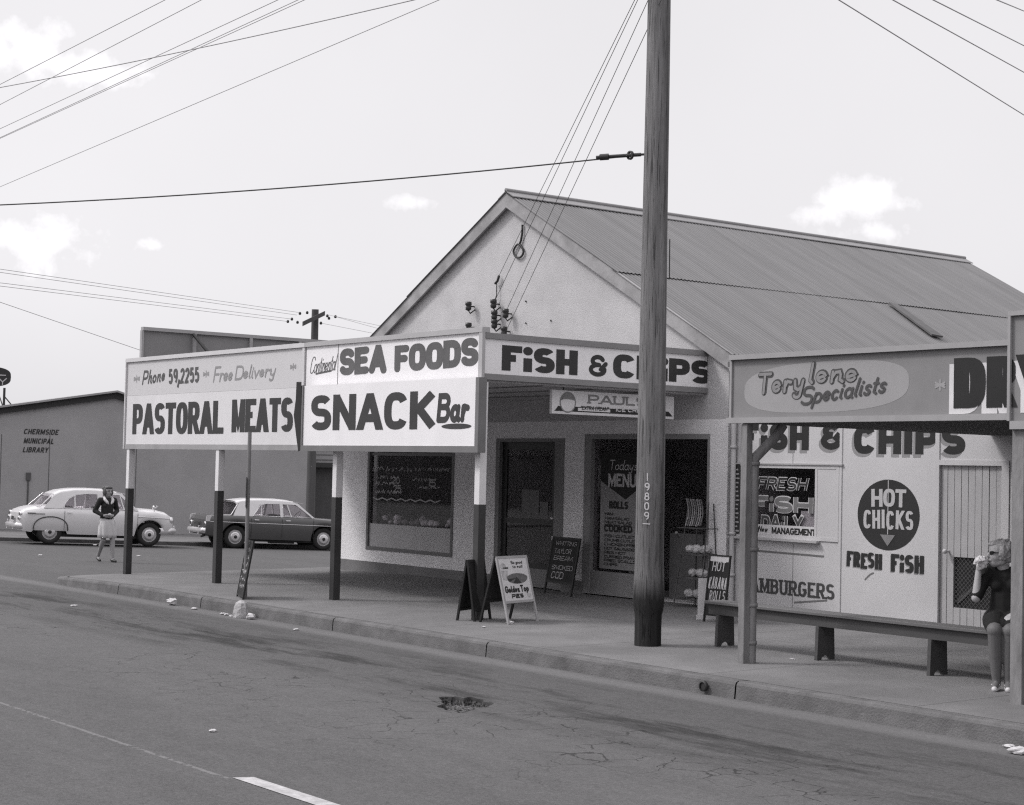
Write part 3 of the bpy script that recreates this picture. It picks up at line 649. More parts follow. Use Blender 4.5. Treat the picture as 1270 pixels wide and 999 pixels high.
mb = MB(); text(mb, mp_, 'Todays', a0 + .18, 1.88, .62, .15, sw=.09, rnd=True, script=True, slant=.2, h0=.006); text(mb, mp_, 'MENU', a0 + .17, 1.64, .62, .19, sw=.2, h0=.006, wob=.02); mb.build('heading', mat('menu_pale', .5, .8), menu)
mb = MB(); text(mb, mp_, 'ROLLS', a0 + .2, 1.32, .42, .11, sw=.26, h0=.006); text(mb, mp_, 'COOKED', a0 + .1, .98, .62, .11, sw=.26, h0=.006)
for b, ws in ((1.22, ('HAM',)), (1.155, ('HAM', 'SALAD')), (1.10, ('MEAT', 'SALAD')), (1.05, ('MEAT',)), (.90, ('FISH', 'CUTLET')), (.84, ('CRUMB', 'CUTLETS')), (.78, ('CHICKEN', 'FRIED')), (.72, ('HOT', 'SAUSAGES')), (.66, ('PIES', 'HOT')), (.60, ('CURRIED', 'PRAWNS')), (.545, ('FRIED', 'SCALLOPS')), (.49, ('CHIPS',))):
    text(mb, mp_, ' '.join(ws), a0 + .11, b, .06 * len(' '.join(ws)), .042, sw=.2, h0=.006)
mb.build('menu_lines', mat('menu_ink', .03, .8), menu)
# counter front and shelves seen through the open doorway
mb = MB(); mb.box((mx_ + .10, WY + .5, .06), (-.55, WY + .62, 1.0)); mb.build('counter', mat('counter_paint', .16, .7, .1), shop)
mb = MB()
for z in (.9, 1.3, 1.7, 2.1): mb.box((-1.25, 5.3, z), (.2, 5.65, z + .03))
mb.box((-1.25, 5.651, .06), (.2, 5.7, 2.6)); mb.build('wall_shelf', mat('shelf_paint', .16, .8), shop)
rr = random.Random(5)
for z in (.93, 1.33, 1.73):
    x = -1.15
    while x < .05:
        w_ = rr.uniform(.07, .13); h = rr.uniform(.14, .28); mb = MB()
        if rr.random() < .5: mb.box((x, 5.32, z), (x + w_, 5.45, z + h))
        else: mb.lathe((x + w_ / 2, 5.39, z), (0, 0, 1), [(0, 0), (w_ / 2, 0), (w_ / 2, h * .7), (w_ / 5, h * .85), (w_ / 5, h), (0, h)], 10)
        tag(mb.build('grocery_packet', mat('packet_%d' % rr.randrange(3), (.35, .7, .12)[rr.randrange(3)], .6)), 'small packet or bottle standing on the dim shelf behind the open shop doorway', 'grocery', 'goods on the shelf inside the shop'); x += w_ + rr.uniform(.02, .12)

# gable hardware
ins_m = mat('brown_porcelain', .035, .3, .1)
for px, py in ((581, 380), (581, 406), (612, 377), (613, 391), (613, 402), (627, 389), (625, 411)):
    q = on(1, WY - .12, px, py); mb = MB(); mb.lathe((q.x, q.y, q.z), (0, 0, 1), [(0, .075), (.05, .07), (.055, .02), (.035, .0), (.05, -.02), (.045, -.06), (.02, -.075)], 12); ins = mb.build('insulator', ins_m, shop)
    mb = MB(); mb.tube([(q.x, q.y, q.z - .07), (q.x + .04, q.y + .01, q.z - .12), (q.x + .02, WY, q.z - .05)], .011, 6); mb.tube([(q.x, q.y, q.z), (q.x, WY, q.z)], .012, 6); mb.build('bracket', M_dark(), ins)
mb = MB(); P_ = [on(1, WY - .03, *p) for p in [(648, 279), (647.6, 290), (646, 299), (644, 304)] + [(643 + (6.2 - 2.2 * math.cos(R(k)) * (math.cos(R(k)) > 0)) * math.sin(R(-k)), 311.5 - 8.5 * math.cos(R(k))) for k in range(10, 351, 17)]]; mb.tube(P_, .017, 6)
tag(mb.build('cable_loop', M_dark()), 'dark spare cable coiled in a loop hanging high on the pale gable', 'cable')
mb = MB(); P_ = [on(1, WY - .05, *p) for p in ((619, 342), (617, 349), (614, 352))]; mb.tube(P_, .02, 6); P_ = [on(1, WY - .05, *p) for p in ((616, 350), (616, 366), (613, 375))]; mb.tube(P_, .008, 6); mb.build('cable_clamp', M_dark(), shop)
mb = MB()
for px, py in ((652, 374), (652, 401), (683, 398)): q = on(1, WY - .012, px, py); mb.ball(q, .014, 6, 4)
mb.build('bolt', M_dark(), shop)
# downpipe at the right hand corner of the shop
q = on(1, WY - .06, 909, 600); mb = MB(); mb.tube([(q.x, WY - .06, footz(q.x, 3.7)), (q.x, WY - .06, 3.15), (q.x - .05, WY - .07, 3.25), (q.x + .1, WY - .1, 3.42)], .036, 10); dp = mb.build('downpipe', M_ltrim(), shop)
mb = MB()
for z in (.5, 1.05, 2.2, 3.0): mb.lathe((q.x, WY - .06, z), (0, 0, 1), [(.037, 0), (.046, 0), (.046, .04), (.037, .04)], 12)
mb.build('pipe_collar', M_ltrim(), dp)

# ------------------------------------------------------------------ corner awning
FX0 = on(1, 0, 157, 500).x
awn = thing('corner_awning', 'flat boarded awning on banded posts wrapping the corner shop over the footpath', 'awning', (-5, 1.9, 0))
mb = MB(); mb.box((FX0 + .03, .06, 3.42), (-.03, WY - .001, 3.46)); mb.build('roof', roofm, awn)
mb = MB(); mb.box((FX0 + .05, .12, 2.93), (-.06, WY - .001, 2.955)); mb.build('ceiling', mat('awning_ceiling', .48, .8, .05, 2), awn)
mb = MB(); mb.box((FX0 + .03, .035, 2.957), (-.03, .115, 3.418)); mb.box((-.1, .116, 2.957), (-.035, WY - .002, 3.418)); mb.build('beam', M_trim(), awn)
mb = MB()
for y in (1.0, 1.9, 2.8): mb.box((FX0 + .1, y, 2.915), (-.07, y + .02, 2.929))
mb.build('cover_strip', M_trim(), awn)
for k, (px, py) in enumerate(((155, 712), (266, 724), (412, 745), (591, 770))):
    q = on(1, 0, px, py); x = q.x - .03; z0 = footz(x, .05); mb = MB(); a = .0525
    if k == 3: x = -.055
    mb.box((x - a, .0, z0 + 1.02), (x + a, .105, 2.93)); p = mb.build('post', mat('post_white', .70, .6, .05, 3, stain=.08), awn, bevel=.004)
    zb = z0 + (1.20 if k == 0 else 1.22 if k == 1 else 1.18 if k == 2 else 1.20)
    p.data.vertices.foreach_get; zt = {0: 606, 1: 609, 2: 617, 3: 626}[k]; zb = on(1, 0, px + 3, zt).z
    for v in p.data.vertices:
        if v.co.z < 2: v.co.z = zb
    mb = MB(); mb.box((x - a - .002, -.002, z0 - .02), (x + a + .002, .107, zb)); mb.build('painted_base', mat('post_dark', .05, .6, .15, 4, stain=.2), p, bevel=.004)

# signs on the awning
FP = Plane((0, 0, 0), (1, 0, 0))
xs_split = on(1, 0, 378, 480).x
def bordered(parent, pl, a0, a1, b0, b1, th, fm, top=.06, bot=.06, side=0, pro=.022):
    mb = MB()
    if top: mb.slab(pl, a0, a1, b1 - top, b1, -th, pro)
    if bot: mb.slab(pl, a0, a1, b0, b0 + bot, -th, pro)
    if side:
        mb.slab(pl, a0, a0 + side, b0 + bot, b1 - top, -th, pro); mb.slab(pl, a1 - side, a1, b0 + bot, b1 - top, -th, pro)
    return mb.build('frame', fm, parent)
# PASTORAL MEATS
sg = thing('fascia_sign', 'long weathered white fascia sign reading MEATS with a telephone number above', 'shop sign', ((FX0 + xs_split) / 2, 0, 2.06))
mb = MB(); mb.slab(FP, FX0, xs_split - .02, 2.965, 3.535, -.03, 0); mb.build('upper_panel', M_offwhite(), sg)
mb = MB(); mb.slab(FP, FX0 + .02, xs_split - .05, 2.14, 2.962, -.03, .004); mb.build('lower_panel', mat('weathered_white', .67, .6, .05, 1.5, stain=.10), sg)
mb = MB(); mb.slab(FP, FX0, xs_split - .0, 3.536, 3.60, -.09, .03); mb.slab(FP, FX0 - .03, FX0, 2.06, 3.60, -.06, .03); mb.slab(FP, xs_split - .06, xs_split + .0, 2.99, 3.535, -.02, .02); mb.build('gutter_cap', mat('pale_cap', .58, .6, .05), sg)
mb = MB(); mb.slab(FP, FX0, xs_split - .06, 2.06, 2.138, -.04, .012); mb.build('bottom_rail', mat('grey_rail', .33, .7, .1, stain=.2), sg)
mb = MB(); PQ = Plane((0, -.004, 0), (1, 0, 0))
def strip_text(mb, pl, s, x0, y0, x1, h_px, **k):
    a0, b0 = pl.uv(x0, y0); a1, _ = pl.uv(x1, y0); _, b1 = pl.uv(x0, y0 - h_px); return text(mb, pl, s, a0, b0, a1 - a0, b1 - b0, **k)
mb = MB(); strip_text(mb, PQ, 'PASTORAL', 164, 539, 277, 37.5, sw=.31, sh=.19, gap=.02); mb.build('lettering', mat('sign_letter_dark', .04, .6, .15), sg); mb = MB(); strip_text(mb, PQ, 'MEATS', 287, 536.5, 363, 40.5, sw=.31, sh=.19, gap=.02)
mb.build('lettering', mat('sign_letter_dark', .04, .6, .15), sg)
mb = MB(); strip_text(mb, FP, 'Phone', 176, 478, 204, 18, sw=.17, rnd=True, script=True, slant=.28, rise=.04); mb.build('phone_lettering', mat('sign_letter_grey', .09, .6, .15), sg); mb = MB(); strip_text(mb, FP, '59,2255', 209, 477, 247, 19, sw=.25, sh=.18, gap=.05); mb.build('phone_lettering', mat('sign_letter_grey', .09, .6, .15), sg)
mb = MB(); strip_text(mb, FP, 'Free', 264, 475, 288, 20, sw=.14, rnd=True, script=True, slant=.28, gap=-.02); strip_text(mb, FP, 'Delivery', 291, 472, 341, 18, sw=.15, rnd=True, script=True, slant=.25, gap=0, rise=.02)
for px, py in ((169, 471), (255, 465), (363, 456)): strip_text(mb, FP, '*', px - 4, py + 5, px + 5, 11, sw=.16, rnd=True)
mb.build('faded_lettering', mat('sign_letter_faded', .27, .6, .1), sg)
mb = MB(); tx = [FP.uv(px, py) for px, py in ((369, 474), (375, 474), (375, 558), (371, 560), (369, 545), (365.5, 515), (368, 496))]; mb.prism([PQ.p(a, b, .003) for a, b in tx], PQ.n * .01); mb.build('torn_edge', mat('torn_dark', .03, .9), sg)
# Continental SEA FOODS
sg = thing('fascia_sign', 'upper white fascia sign reading SEA FOODS in grey brush letters', 'shop sign', (xs_split / 2, 0, 2.98))
a0 = xs_split + .03
mb = MB(); mb.slab(FP, a0, -.001, 2.98, 3.535, -.03, 0); mb.build('panel', M_white(), sg)
mb = MB(); mb.slab(FP, xs_split + .001, .026, 3.536, 3.60, -.09, .03); mb.slab(FP, -.05, .026, 2.9, 3.535, -.02, .026); mb.build('gutter_cap', mat('grey_cap', .40, .6, .05), sg)
mb = MB(); q = FP.uv(419, 450)[0]; mb.slab(FP, q, q + .012, 2.98, 3.535, 0, .004); mb.build('seam', M_trim(), sg)
mb = MB(); strip_text(mb, FP, 'SEA', 421, 466, 479, 33, sw=.40, sh=.27, gap=.0, rnd=True, wob=.03, rise=.02); mb.build('lettering', mat('sea_letter_grey', .105, .6, .15), sg); mb = MB(); strip_text(mb, FP, 'FOODS', 489, 462, 593, 33, sw=.40, sh=.27, gap=-.01, rnd=True, wob=.03, rise=.025); mb.build('lettering', mat('sea_letter_grey', .105, .6, .15), sg)
mb = MB(); strip_text(mb, FP, 'Continental', 384, 464, 416, 21, sw=.06, rnd=True, script=True, slant=.3, gap=-.02, rise=.03); a, b = FP.uv(392, 464); a1, b1 = FP.uv(411, 460); stroke(mb, FP, [(a, b), (a1, b1)], .025); mb.build('script_lettering', mat('sea_letter_grey', .105), sg)
# SNACK Bar box
SP = Plane((0, -.13, 0), (1, 0, 0)); sa0, sb0 = SP.uv(374, 558.5); sa1, sb1 = SP.uv(596, 466)
_, sb1l = SP.uv(374, 477)
sb0, sb1 = 2.05, 2.97
sg = thing('hanging_sign', 'large white framed box sign reading SNACK Bar below the sea foods lettering', 'shop sign', ((sa0 + sa1) / 2, -.1, sb0))
mb = MB(); mb.slab(SP, sa0 + .03, sa1 - .07, sb0 + .08, sb1, -.09, 0); mb.build('panel', M_white(), sg)
mb = MB(); mb.slab(SP, sa0, sa1, sb0, sb0 + .079, -.1, .02); mb.slab(SP, sa1 - .069, sa1, sb0 + .08, sb1, -.1, .02); mb.slab(SP, sa0, sa0 + .029, sb0 + .08, sb1, -.1, .02); mb.build('frame', mat('box_frame_paint', .17, .6, .1), sg)
mb = MB(); strip_text(mb, SP, 'SNACK', 385, 534, 540, 43, sw=.36, sh=.22, gap=.09); mb.build('lettering', mat('snack_letter_dark', .045, .6, .15), sg)
mb = MB(); strip_text(mb, SP, 'Bar', 541, 525, 581, 37, sw=.21, rnd=True, script=True, slant=.12, gap=.0, rise=-.0); a, b = SP.uv(566, 529); ellipse(mb, SP, a, b, .32, .035, .003); mb.build('script_lettering', mat('bar_letter', .05, .6, .15), sg)
# FISH & CHIPS on the return
XP = Plane((0.0, 0, 0), (0, 1, 0))
sg = thing('fascia_sign', 'white fascia sign reading FISH & CHIPS on the awning end behind the pole', 'shop sign', (0, 1.9, 2.95))
mb = MB(); mb.slab(XP, .03, WY - .01, 3.03, 3.46, -.03, 0); mb.build('panel', M_white(), sg)
mb = MB(); mb.slab(XP, .028, WY - .01, 3.461, 3.535, -.03, .025); mb.slab(XP, .028, WY - .01, 2.955, 3.029, -.03, .025); mb.build('frame', mat('fascia_frame_paint', .22, .6, .1), sg)
mb = MB()
kw = dict(sw=.44, sh=.27, gap=.07)
a0, b0 = XP.uv(622, 459.5); _, b1 = XP.uv(622, 428); H_ = b1 - b0
mb = MB(); a1 = XP.uv(716, 465)[0]; text(mb, XP, 'FiSH', a0, b0, a1 - a0, H_, **kw); FLm = mat('fish_letter_dark', .035, .6, .15); mb.build('lettering', FLm, sg); mb = MB()
a0 = XP.uv(730, 465)[0]; a1 = XP.uv(752, 465)[0]; text(mb, XP, '&', a0, b0, a1 - a0, H_ * .9, sw=.24, sh=.2, wob='b', rnd=True); mb.build('ampersand', FLm, sg); mb = MB()
a0 = XP.uv(760, 465)[0]; a1 = XP.uv(882, 472)[0]; text(mb, XP, 'CHiPS', a0, b0, a1 - a0, H_, **kw)
mb.build('lettering', mat('fish_letter_dark', .035, .6, .15), sg)
# the back of the tall sign that runs along the side street edge of the awning
HX = FX0 + .05; HP = Plane((HX, 0, 0), (0, 1, 0)); ha0, _ = HP.uv(177, 430); ha1 = HP.uv(433, 430)[0]
sg = thing('signboard', 'grey battened back of a tall signboard rising behind the long meat sign fascia', 'signboard', (HX, 2.3, 2.9))
mb = MB(); mb.slab(HP, ha0, ha1, 2.97, 4.10, -.03, 0); mb.build('sheet', mat('sheet_back', .235, .8, .06, 2, stain=.12), sg)
mb = MB(); mb.slab(HP, ha0 - .02, ha1 + .02, 4.101, 4.16, -.05, .05); mb.slab(HP, ha0 - .04, ha0 - .001, 2.97, 4.10, -.03, .04); mb.build('top_cap', mat('sheet_cap', .34, .8, .06), sg)
for px in (240, 310, 371): a = HP.uv(px, 430)[0]; mb = MB(); mb.slab(HP, a - .03, a + .03, 2.97, 4.10, .001, .05); mb.build('batten', mat('batten_paint', .33, .8, .06), sg)
a = HP.uv(238, 412)[0]; mb = MB(); mb.tube([HP.p(a, 4.09, .06), HP.p(a + .25, 3.46, .7)], .028, 6); mb.build('brace', M_dark(), sg)
# hanging ice-cream sign
PP = Plane((-.16, 0, 0), (0, 1, 0)); a0, b1 = PP.uv(685, 483.5); a1, _ = PP.uv(836, 493); _, b0 = PP.uv(685, 513)
sg = thing('hanging_sign', 'long white ice cream sign with round emblem hung below the FISH & CHIPS fascia', 'shop sign', (-.16, (a0 + a1) / 2, b0))
mb = MB(); mb.slab(PP, a0, a1, b0, b1, -.05, 0); mb.build('panel', mat('enamel_white', .66, .35, .05), sg)
mb = MB()
for a in (a0 + .2, a1 - .2): mb.tube([PP.p(a, b1, -.02), PP.p(a, 2.95, -.02)], .008, 6)
mb.build('hanger', M_dark(), sg)
hh = b1 - b0; mb = MB(); mb.prism([PP.p(a0 + .04, b0 + .035, .0012), PP.p(a1 - .02, b0 + .035, .0012), PP.p(a1 - .1, b0 + .33 * hh, .0012), PP.p(a0 + .1, b0 + .33 * hh, .0012)], PP.n * .001); mb.build('dark_band', mat('enamel_black', .025, .4), sg)
mb = MB(); mb.slab(PP, a0 + .43, a0 + .98, b0 + .05, b0 + .29 * hh, .0026, .003); ellipse(mb, PP, a0 + .26, b0 + .50 * hh, .118, .118, .0030); mb.build('pale_label', mat('enamel_white', .66), sg)
mb = MB(); ellipse(mb, PP, a0 + .26, b0 + .50 * hh, .135, .135, .0026); mb.poly([PP.p(a0 + .26 + .118 * math.cos(t), b0 + .5 * hh + .118 * math.sin(t), .0034) for t in [R(x) for x in range(20, 171, 10)]] + [PP.p(a0 + .26 + .13 * math.cos(t) , b0 + .53 * hh + .03 * math.sin(t), .0034) for t in [R(x) for x in range(160, 10, -20)]]); mb.build('emblem', mat('emblem_grey', .2, .5), sg)
mb = MB(); text(mb, PP, 'PAULS', a0 + .60, b0 + .50 * hh, 1.02, .38 * hh, sw=.30, sh=.2, serif=1.0, gap=.16); mb.build('lettering', mat('emblem_grey', .2), sg)
mb = MB(); text(mb, PP, '"EXTRA CREAM"', a0 + .47, b0 + .065, .48, .17 * hh, sw=.18, slant=.25, h0=.0045); mb.build('label_lettering', mat('enamel_black', .025), sg)
mb = MB(); text(mb, PP, 'ICE CREAM', a0 + 1.08, b0 + .065, .62, .17 * hh, sw=.22, h0=.0045, gap=.2); mb.build('band_lettering', mat('enamel_white', .66), sg)
mb = MB(); ob = thing('reflection_row', 'unseen low dark building row across the road, added to darken window reflections', 'building', (0, -36, 0)); mb.box((-70, -44, -.2), (70, -36, 4.4)); mb.build('wall', mat('far_row_wall', .12, .9, .3, .4), ob); mb = MB(); mb.prism([(-71, -45, 4.401), (-71, -35.4, 4.401), (-71, -40, 6.4)], (142, 0, 0)); mb.build('roof', mat('far_row_roof', .10, .8, .2, .5), ob)  # unseen building row, added so the shop panes reflect something dark
# ------------------------------------------------------------------ adjoining takeaway building
AX1 = 15.0; AY = WY + .012; AP = Plane((0, AY - .02, 0), (1, 0, 0))
adj = thing('takeaway_building', 'low white sheeted takeaway building painted HOT CHICKS beside the gabled shop', 'building', (7.7, AY, 0))
def au(px, py): return AP.uv(px, py)
wx0, wx1, wz0, wz1 = .62, 2.05, 1.10, 1.965
dx0, dx1, dz1 = 3.96, 4.84, 2.02
AXL = .60
wm = mat('sheeted_wall_paint', .53, .75, .035, 1.2, stain=.07, sscale=1.0)
mb = MB(); y0, y1 = AY - .02, AY + .12
mb.box((AXL, y0, -.3), (dx0, y1, wz0)); mb.box((AXL, y0, wz1), (dx0, y1, 3.3)); mb.box((wx1, y0, wz0), (dx0, y1, wz1)); mb.box((dx0, y0, dz1), (dx1, y1, 3.3)); mb.box((dx1, y0, -.3), (AX1, y1, 3.3))
mb.box((AXL, y1, -.3), (AXL + .1, 10, 3.3)); mb.box((AX1 - .1, y1, -.3), (AX1, 10, 3.3)); mb.box((AXL + .1, 9.9, -.3), (AX1 - .1, 10, 3.3))
mb.build('wall', wm, adj)
mb = MB(); mb.box((AXL - .1, y0 - .1, 3.301), (AX1, 10.1, 3.36)); mb.build('roof', roofm, adj)
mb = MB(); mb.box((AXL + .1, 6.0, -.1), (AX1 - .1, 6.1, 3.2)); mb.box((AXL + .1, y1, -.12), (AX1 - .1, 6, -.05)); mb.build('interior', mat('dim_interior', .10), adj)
mb = MB()
sx1 = au(1043, 600)[0]
for xx in (sx1,): mb.box((xx - .02, y0 - .012, footz(xx, WY)), (xx + .02, y0, 3.3))
mb.box((dx0 - .06, y0 - .014, footz(dx0, WY)), (dx0, y0, 3.3)); mb.box((dx1, y0 - .014, footz(dx1, WY)), (dx1 + .1, y0, dz1 + .06)); mb.box((dx0, y0 - .014, dz1), (dx1, y0, dz1 + .06))
mb.build('cover_strip', wm, adj)
mb = MB(); sm_ = mat('sheet_joint', .16, .9, .1)
for px, za, zb in ((983, 2.02, 2.7), (985, .1, .98)): a = au(px, 600)[0]; mb.slab(AP, a - .004, a + .004, za, zb, 0, .002)
a, b = au(935, 683); a1, b1 = au(1022, 690.5); stroke(mb, AP, [(a, b), (a1, b1)], .025, rnd=False); a, b = au(985, 747.5); a1, b1 = au(1026, 745); stroke(mb, AP, [(a, b), (a1, b1)], .022, rnd=False); a, b = au(1073, 719); a1, b1 = au(1083, 711); stroke(mb, AP, [(a, b), ((a + a1) / 2 + .01, (b + b1) / 2 + .02), (a1, b1)], .02)
mb.build('sheet_joint', sm_, adj)
# window with painted glass
win = framed(adj, wx0, wx1 + .36, wz0 - .06, wz1 + .03, y0 - .014, .045, .05, wm, 'window')
mb = MB(); mb.box((wx1 - .04, y0 - .012, wz0 - .015), (wx1, y0 + .04, wz1 - .015)); mb.box((wx1 + .001, y0 - .008, wz0 - .015), (wx1 + .315, y0 - .001, wz1 - .015)); mb.build('side_panel', wm, win)
mb = MB(); mb.box((wx0 - .1, y0 - .07, wz0 - .09), (wx1 + .05, y0 - .001, wz0 - .061)); mb.box((wx0 - .05, y0 - .03, wz1 + .031), (wx1 + .42, y0 - .001, wz1 + .05)); mb.build('sill', mat('sill_paint', .40, .7, .06), win)
mb = MB(); mb.box((wx0 + .045, y0 + .03, wz0 - .015), (wx1 - .04, y0 + .037, wz1 - .015)); mb.build('pane', M_glass(), win)
mb = MB(); mb.box((wx0 + .045, y0 + .05, wz0 + .0), (wx0 + .34, y0 + .06, wz0 + .38)); mb.box((1.72, y0 + .05, wz0 + .08), (wx1 - .05, y0 + .06, wz0 + .31)); mb.box((1.24, y0 + .05, wz0 + .34), (1.5, y0 + .055, wz0 + .42)); mb.build('paper_notice', mat('notice_paper', .36, .8), win)
GP = Plane((0, y0 + .028, 0), (1, 0, 0))
def gtext(s, x0, ytop, x1, ybot, dark, light, part, **k):
    a0, b0 = GP.uv(x0, ybot); a1, _ = GP.uv(x1, ybot); _, b1 = GP.uv(x0, ytop)
    st = random.getstate(); mb = MB(); text(mb, GP, s, a0, b0, a1 - a0, b1 - b0, grow=.13, h0=.003, **k); mb.build(part + '_outline', light, win); random.setstate(st)
    mb = MB(); text(mb, GP, s, a0, b0, a1 - a0, b1 - b0, h0=.0075, **k); mb.build(part, dark, win)
lt = mat('window_outline', .52, .7, .05)
gtext('FRESH', 939, 592, 1000, 607, mat('window_letter_black', .03, .5), lt, 'fresh_lettering', sw=.17, slant=.28, gap=.16)
gtext('FiSH', 934, 615, 1008, 634, mat('window_letter_grey', .16, .6), lt, 'fish_lettering', sw=.30, sh=.24, gap=.14)
gtext('DAiLY', 944, 639, 995, 656, mat('window_letter_dull', .07, .6), lt, 'daily_lettering', sw=.2, gap=.14, slant=.05, wob=.03)
mb = MB(); a0, b0 = GP.uv(926, 667); a1, b1 = GP.uv(1015, 657); BP = Plane((0, y0 - .002, 0), (1, 0, 0)); bn0, bz0 = wz0 - .015, wz0 + .105
mb.slab(BP, wx0 + .047, wx1 - .002, wz0 - .013, wz0 + .112, -.004, .0); ban = mb.build('banner', mat('banner_paper', .55, .8, .05), win)
mb = MB(); text(mb, BP, 'UNDER', wx0 + .05, wz0 + .005, .36, .075, sw=.2, rnd=True); text(mb, BP, 'New', BP.uv(940, 665)[0], wz0 + .012, .17, .08, sw=.2, rnd=True, script=True, slant=.2); a = BP.uv(957, 665)[0]; text(mb, BP, 'MANAGEMENT', a, wz0 - .002, wx1 - .02 - a, .085, sw=.24, gap=.03); mb.build('banner_lettering', M_black(), ban)
# wall lettering
LB = mat('wall_letter_black', .025, .6, .12); LS = mat('wall_letter_shade', .26, .7, .08)
def wtext(s, x0, ytop, x1, ybot, sh_off=.03, part='lettering', m=LB, shade=True, h=None, **k):
    a0, b0 = AP.uv(x0, ybot); a1, _ = AP.uv(x1, ybot); _, b1 = AP.uv(x0, ytop); hh = h or (b1 - b0)
    st = random.getstate()
    if shade: mb = MB(); text(mb, AP, s, a0 - sh_off, b0 - sh_off * 1.1, a1 - a0, hh, h0=.0012, **k); mb.build(part + '_shade', LS, adj)
    random.setstate(st); mb = MB(); text(mb, AP, s, a0, b0, a1 - a0, hh, h0=.0035, **k); mb.build(part, m, adj)
wtext('FiSH', 921, 510, 1003, 558, .035, 'fish_lettering', h=.35, sw=.34, sh=.27, gap=.12)
wtext('&', 1018, 510, 1044, 558, .035, 'ampersand', h=.34, sw=.30, sh=.24, wob='b')
wtext('CHIPS', 1059, 510, 1197, 563, .035, 'chips_lettering', h=.35, sw=.34, sh=.27, gap=.14)
ca, cb = AP.uv(1101.5, 639); cr = (AP.uv(1140, 639)[0] - AP.uv(1063, 639)[0]) / 2; ch_ = (AP.uv(1102, 595)[1] - AP.uv(1102, 683)[1]) / 2
mb = MB(); ellipse(mb, AP, ca, cb, cr, ch_, .002); mb.build('round_emblem', mat('emblem_dark', .028, .6, .1), adj)
lw = mat('emblem_pale', .46, .7, .06)
mb = MB()
def ct(s, x0, x1, yb, yt, **k):
    a0, b0 = AP.uv(x0, yb); a1, _ = AP.uv(x1, yb); _, b1 = AP.uv(x0, yt); text(mb, AP, s, a0, b0, a1 - a0, b1 - b0, h0=.005, **k)
ct('HOT', 1081, 1124, 628, 606, sw=.25, sh=.2, gap=.03, wob=.035); ct('CHICKS', 1071, 1133, 655, 632, sw=.2, sh=.16, gap=.1, wob=.03)
mb.slab(AP, ca - .006, ca + .006, cb - ch_ * .55, cb + ch_ * .98, .0045, .0055); mb.build('emblem_lettering', lw, adj)
mb = MB(); mb.poly([AP.p(ca - .115, cb - ch_ * .56, .0062), AP.p(ca, cb - ch_ * .88, .0062), AP.p(ca + .115, cb - ch_ * .56, .0062)]); mb.build('emblem_arrow', mat('emblem_arrow_paint', .22, .7), adj)
wtext('FRESH', 1050, 684, 1094, 703, .012, 'fresh_lettering', sw=.27, sh=.2, gap=.05, wob=.05)
wtext('FiSH', 1105, 687, 1146, 709, .012, 'small_fish_lettering', sw=.28, sh=.22, gap=.06)
wtext('HAMBURGERS', 920, 715, 1035, 733, 0, 'hamburger_lettering', m=mat('hamburger_paint', .06, .7, .12), shade=False, sw=.23, sh=.16, serif=.95, gap=.10, rise=.0)
# narrow vertical sign strip on the corner
mb = MB(); a0, b0 = AP.uv(909.5, 655); mb.slab(AP, AXL - .02, AXL + .09, 1.07, 1.99, .001, .02); vs_ = mb.build('vertical_sign', mat('strip_dark', .04, .7), adj); mb = MB(); rr = random.Random(2)
for i in range(15): z = 1.10 + i * .058; mb.slab(AP, AXL - .012 + rr.uniform(0, .03), AXL + .05 + rr.uniform(0, .03), z, z + .02, .0205, .0215)
mb.build('sign_marks', mat('strip_marks', .40, .7), vs_)
# boarded door with a mesh panel
mb = MB(); rr = random.Random(3); nb = 9; wv = (dx1 - dx0) / nb
hx0 = AP.uv(1182, 700)[0]; hz0, hz1 = AP.uv(1183, 754)[1], AP.uv(1183, 691)[1]
for i in range(nb):
    a, b = dx0 + i * wv + .004, dx0 + (i + 1) * wv - .004; yy = AY + .004 + rr.uniform(0, .006)
    if b < hx0 + .05: mb.box((a, yy, .06), (b, yy + .03, dz1))
    else: mb.box((a, yy, .06), (b, yy + .03, hz0)); mb.box((a, yy, hz1), (b, yy + .03, dz1))
door = mb.build('door', mat('boarded_door_paint', .42, .75, .06, 3, stain=.12), adj)
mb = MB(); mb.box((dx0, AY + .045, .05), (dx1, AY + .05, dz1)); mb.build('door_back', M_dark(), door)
mb = MB(); k = .055; n = int((dx1 - hx0 + hz1 - hz0) / k) + 1
for i in range(-n, n):
    for sg_ in (1, -1):
        pts = []
        for t in (0, 1):
            x = hx0 + (dx1 - hx0) * t; z = (hz0 + i * k + (x - hx0)) if sg_ > 0 else (hz1 - i * k - (x - hx0)); pts.append((x, z))
        (xa, za), (xb, zb) = pts
        if za == zb: continue
        lo_, hi_ = hz0, hz1; ts = [0, 1]
        f = lambda z: (z - za) / (zb - za)
        t0, t1 = sorted((f(lo_), f(hi_))); t0 = max(0, t0); t1 = min(1, t1)
        if t1 > t0: mb.tube([(xa + (xb - xa) * t, AY + .02, za + (zb - za) * t) for t in (t0, t1)], .0035, 4, cap=False)
mb.build('wire_mesh', mat('mesh_wire', .10, .6, .1), door)
mb = MB(); a, b = AP.uv(1184, 747); a1, b1 = AP.uv(1222, 713); mb.prism([(a, AY + .03, b - .03), (a1, AY + .03, b1 - .03), (a1, AY + .03, b1 + .03), (a, AY + .03, b + .03)], (0, .012, 0)); mb.build('door_brace', mat('brace_timber', .12, .8, .1), door)
mb = MB(); a, b = AP.uv(1175, 684); mb.tube([(a, AY + .005, b), (a, AY - .05, b)], .012, 8); mb.ball((a, AY - .065, b), .03, 12, 8); mb.build('knob', mat('white_knob', .5, .3), door)

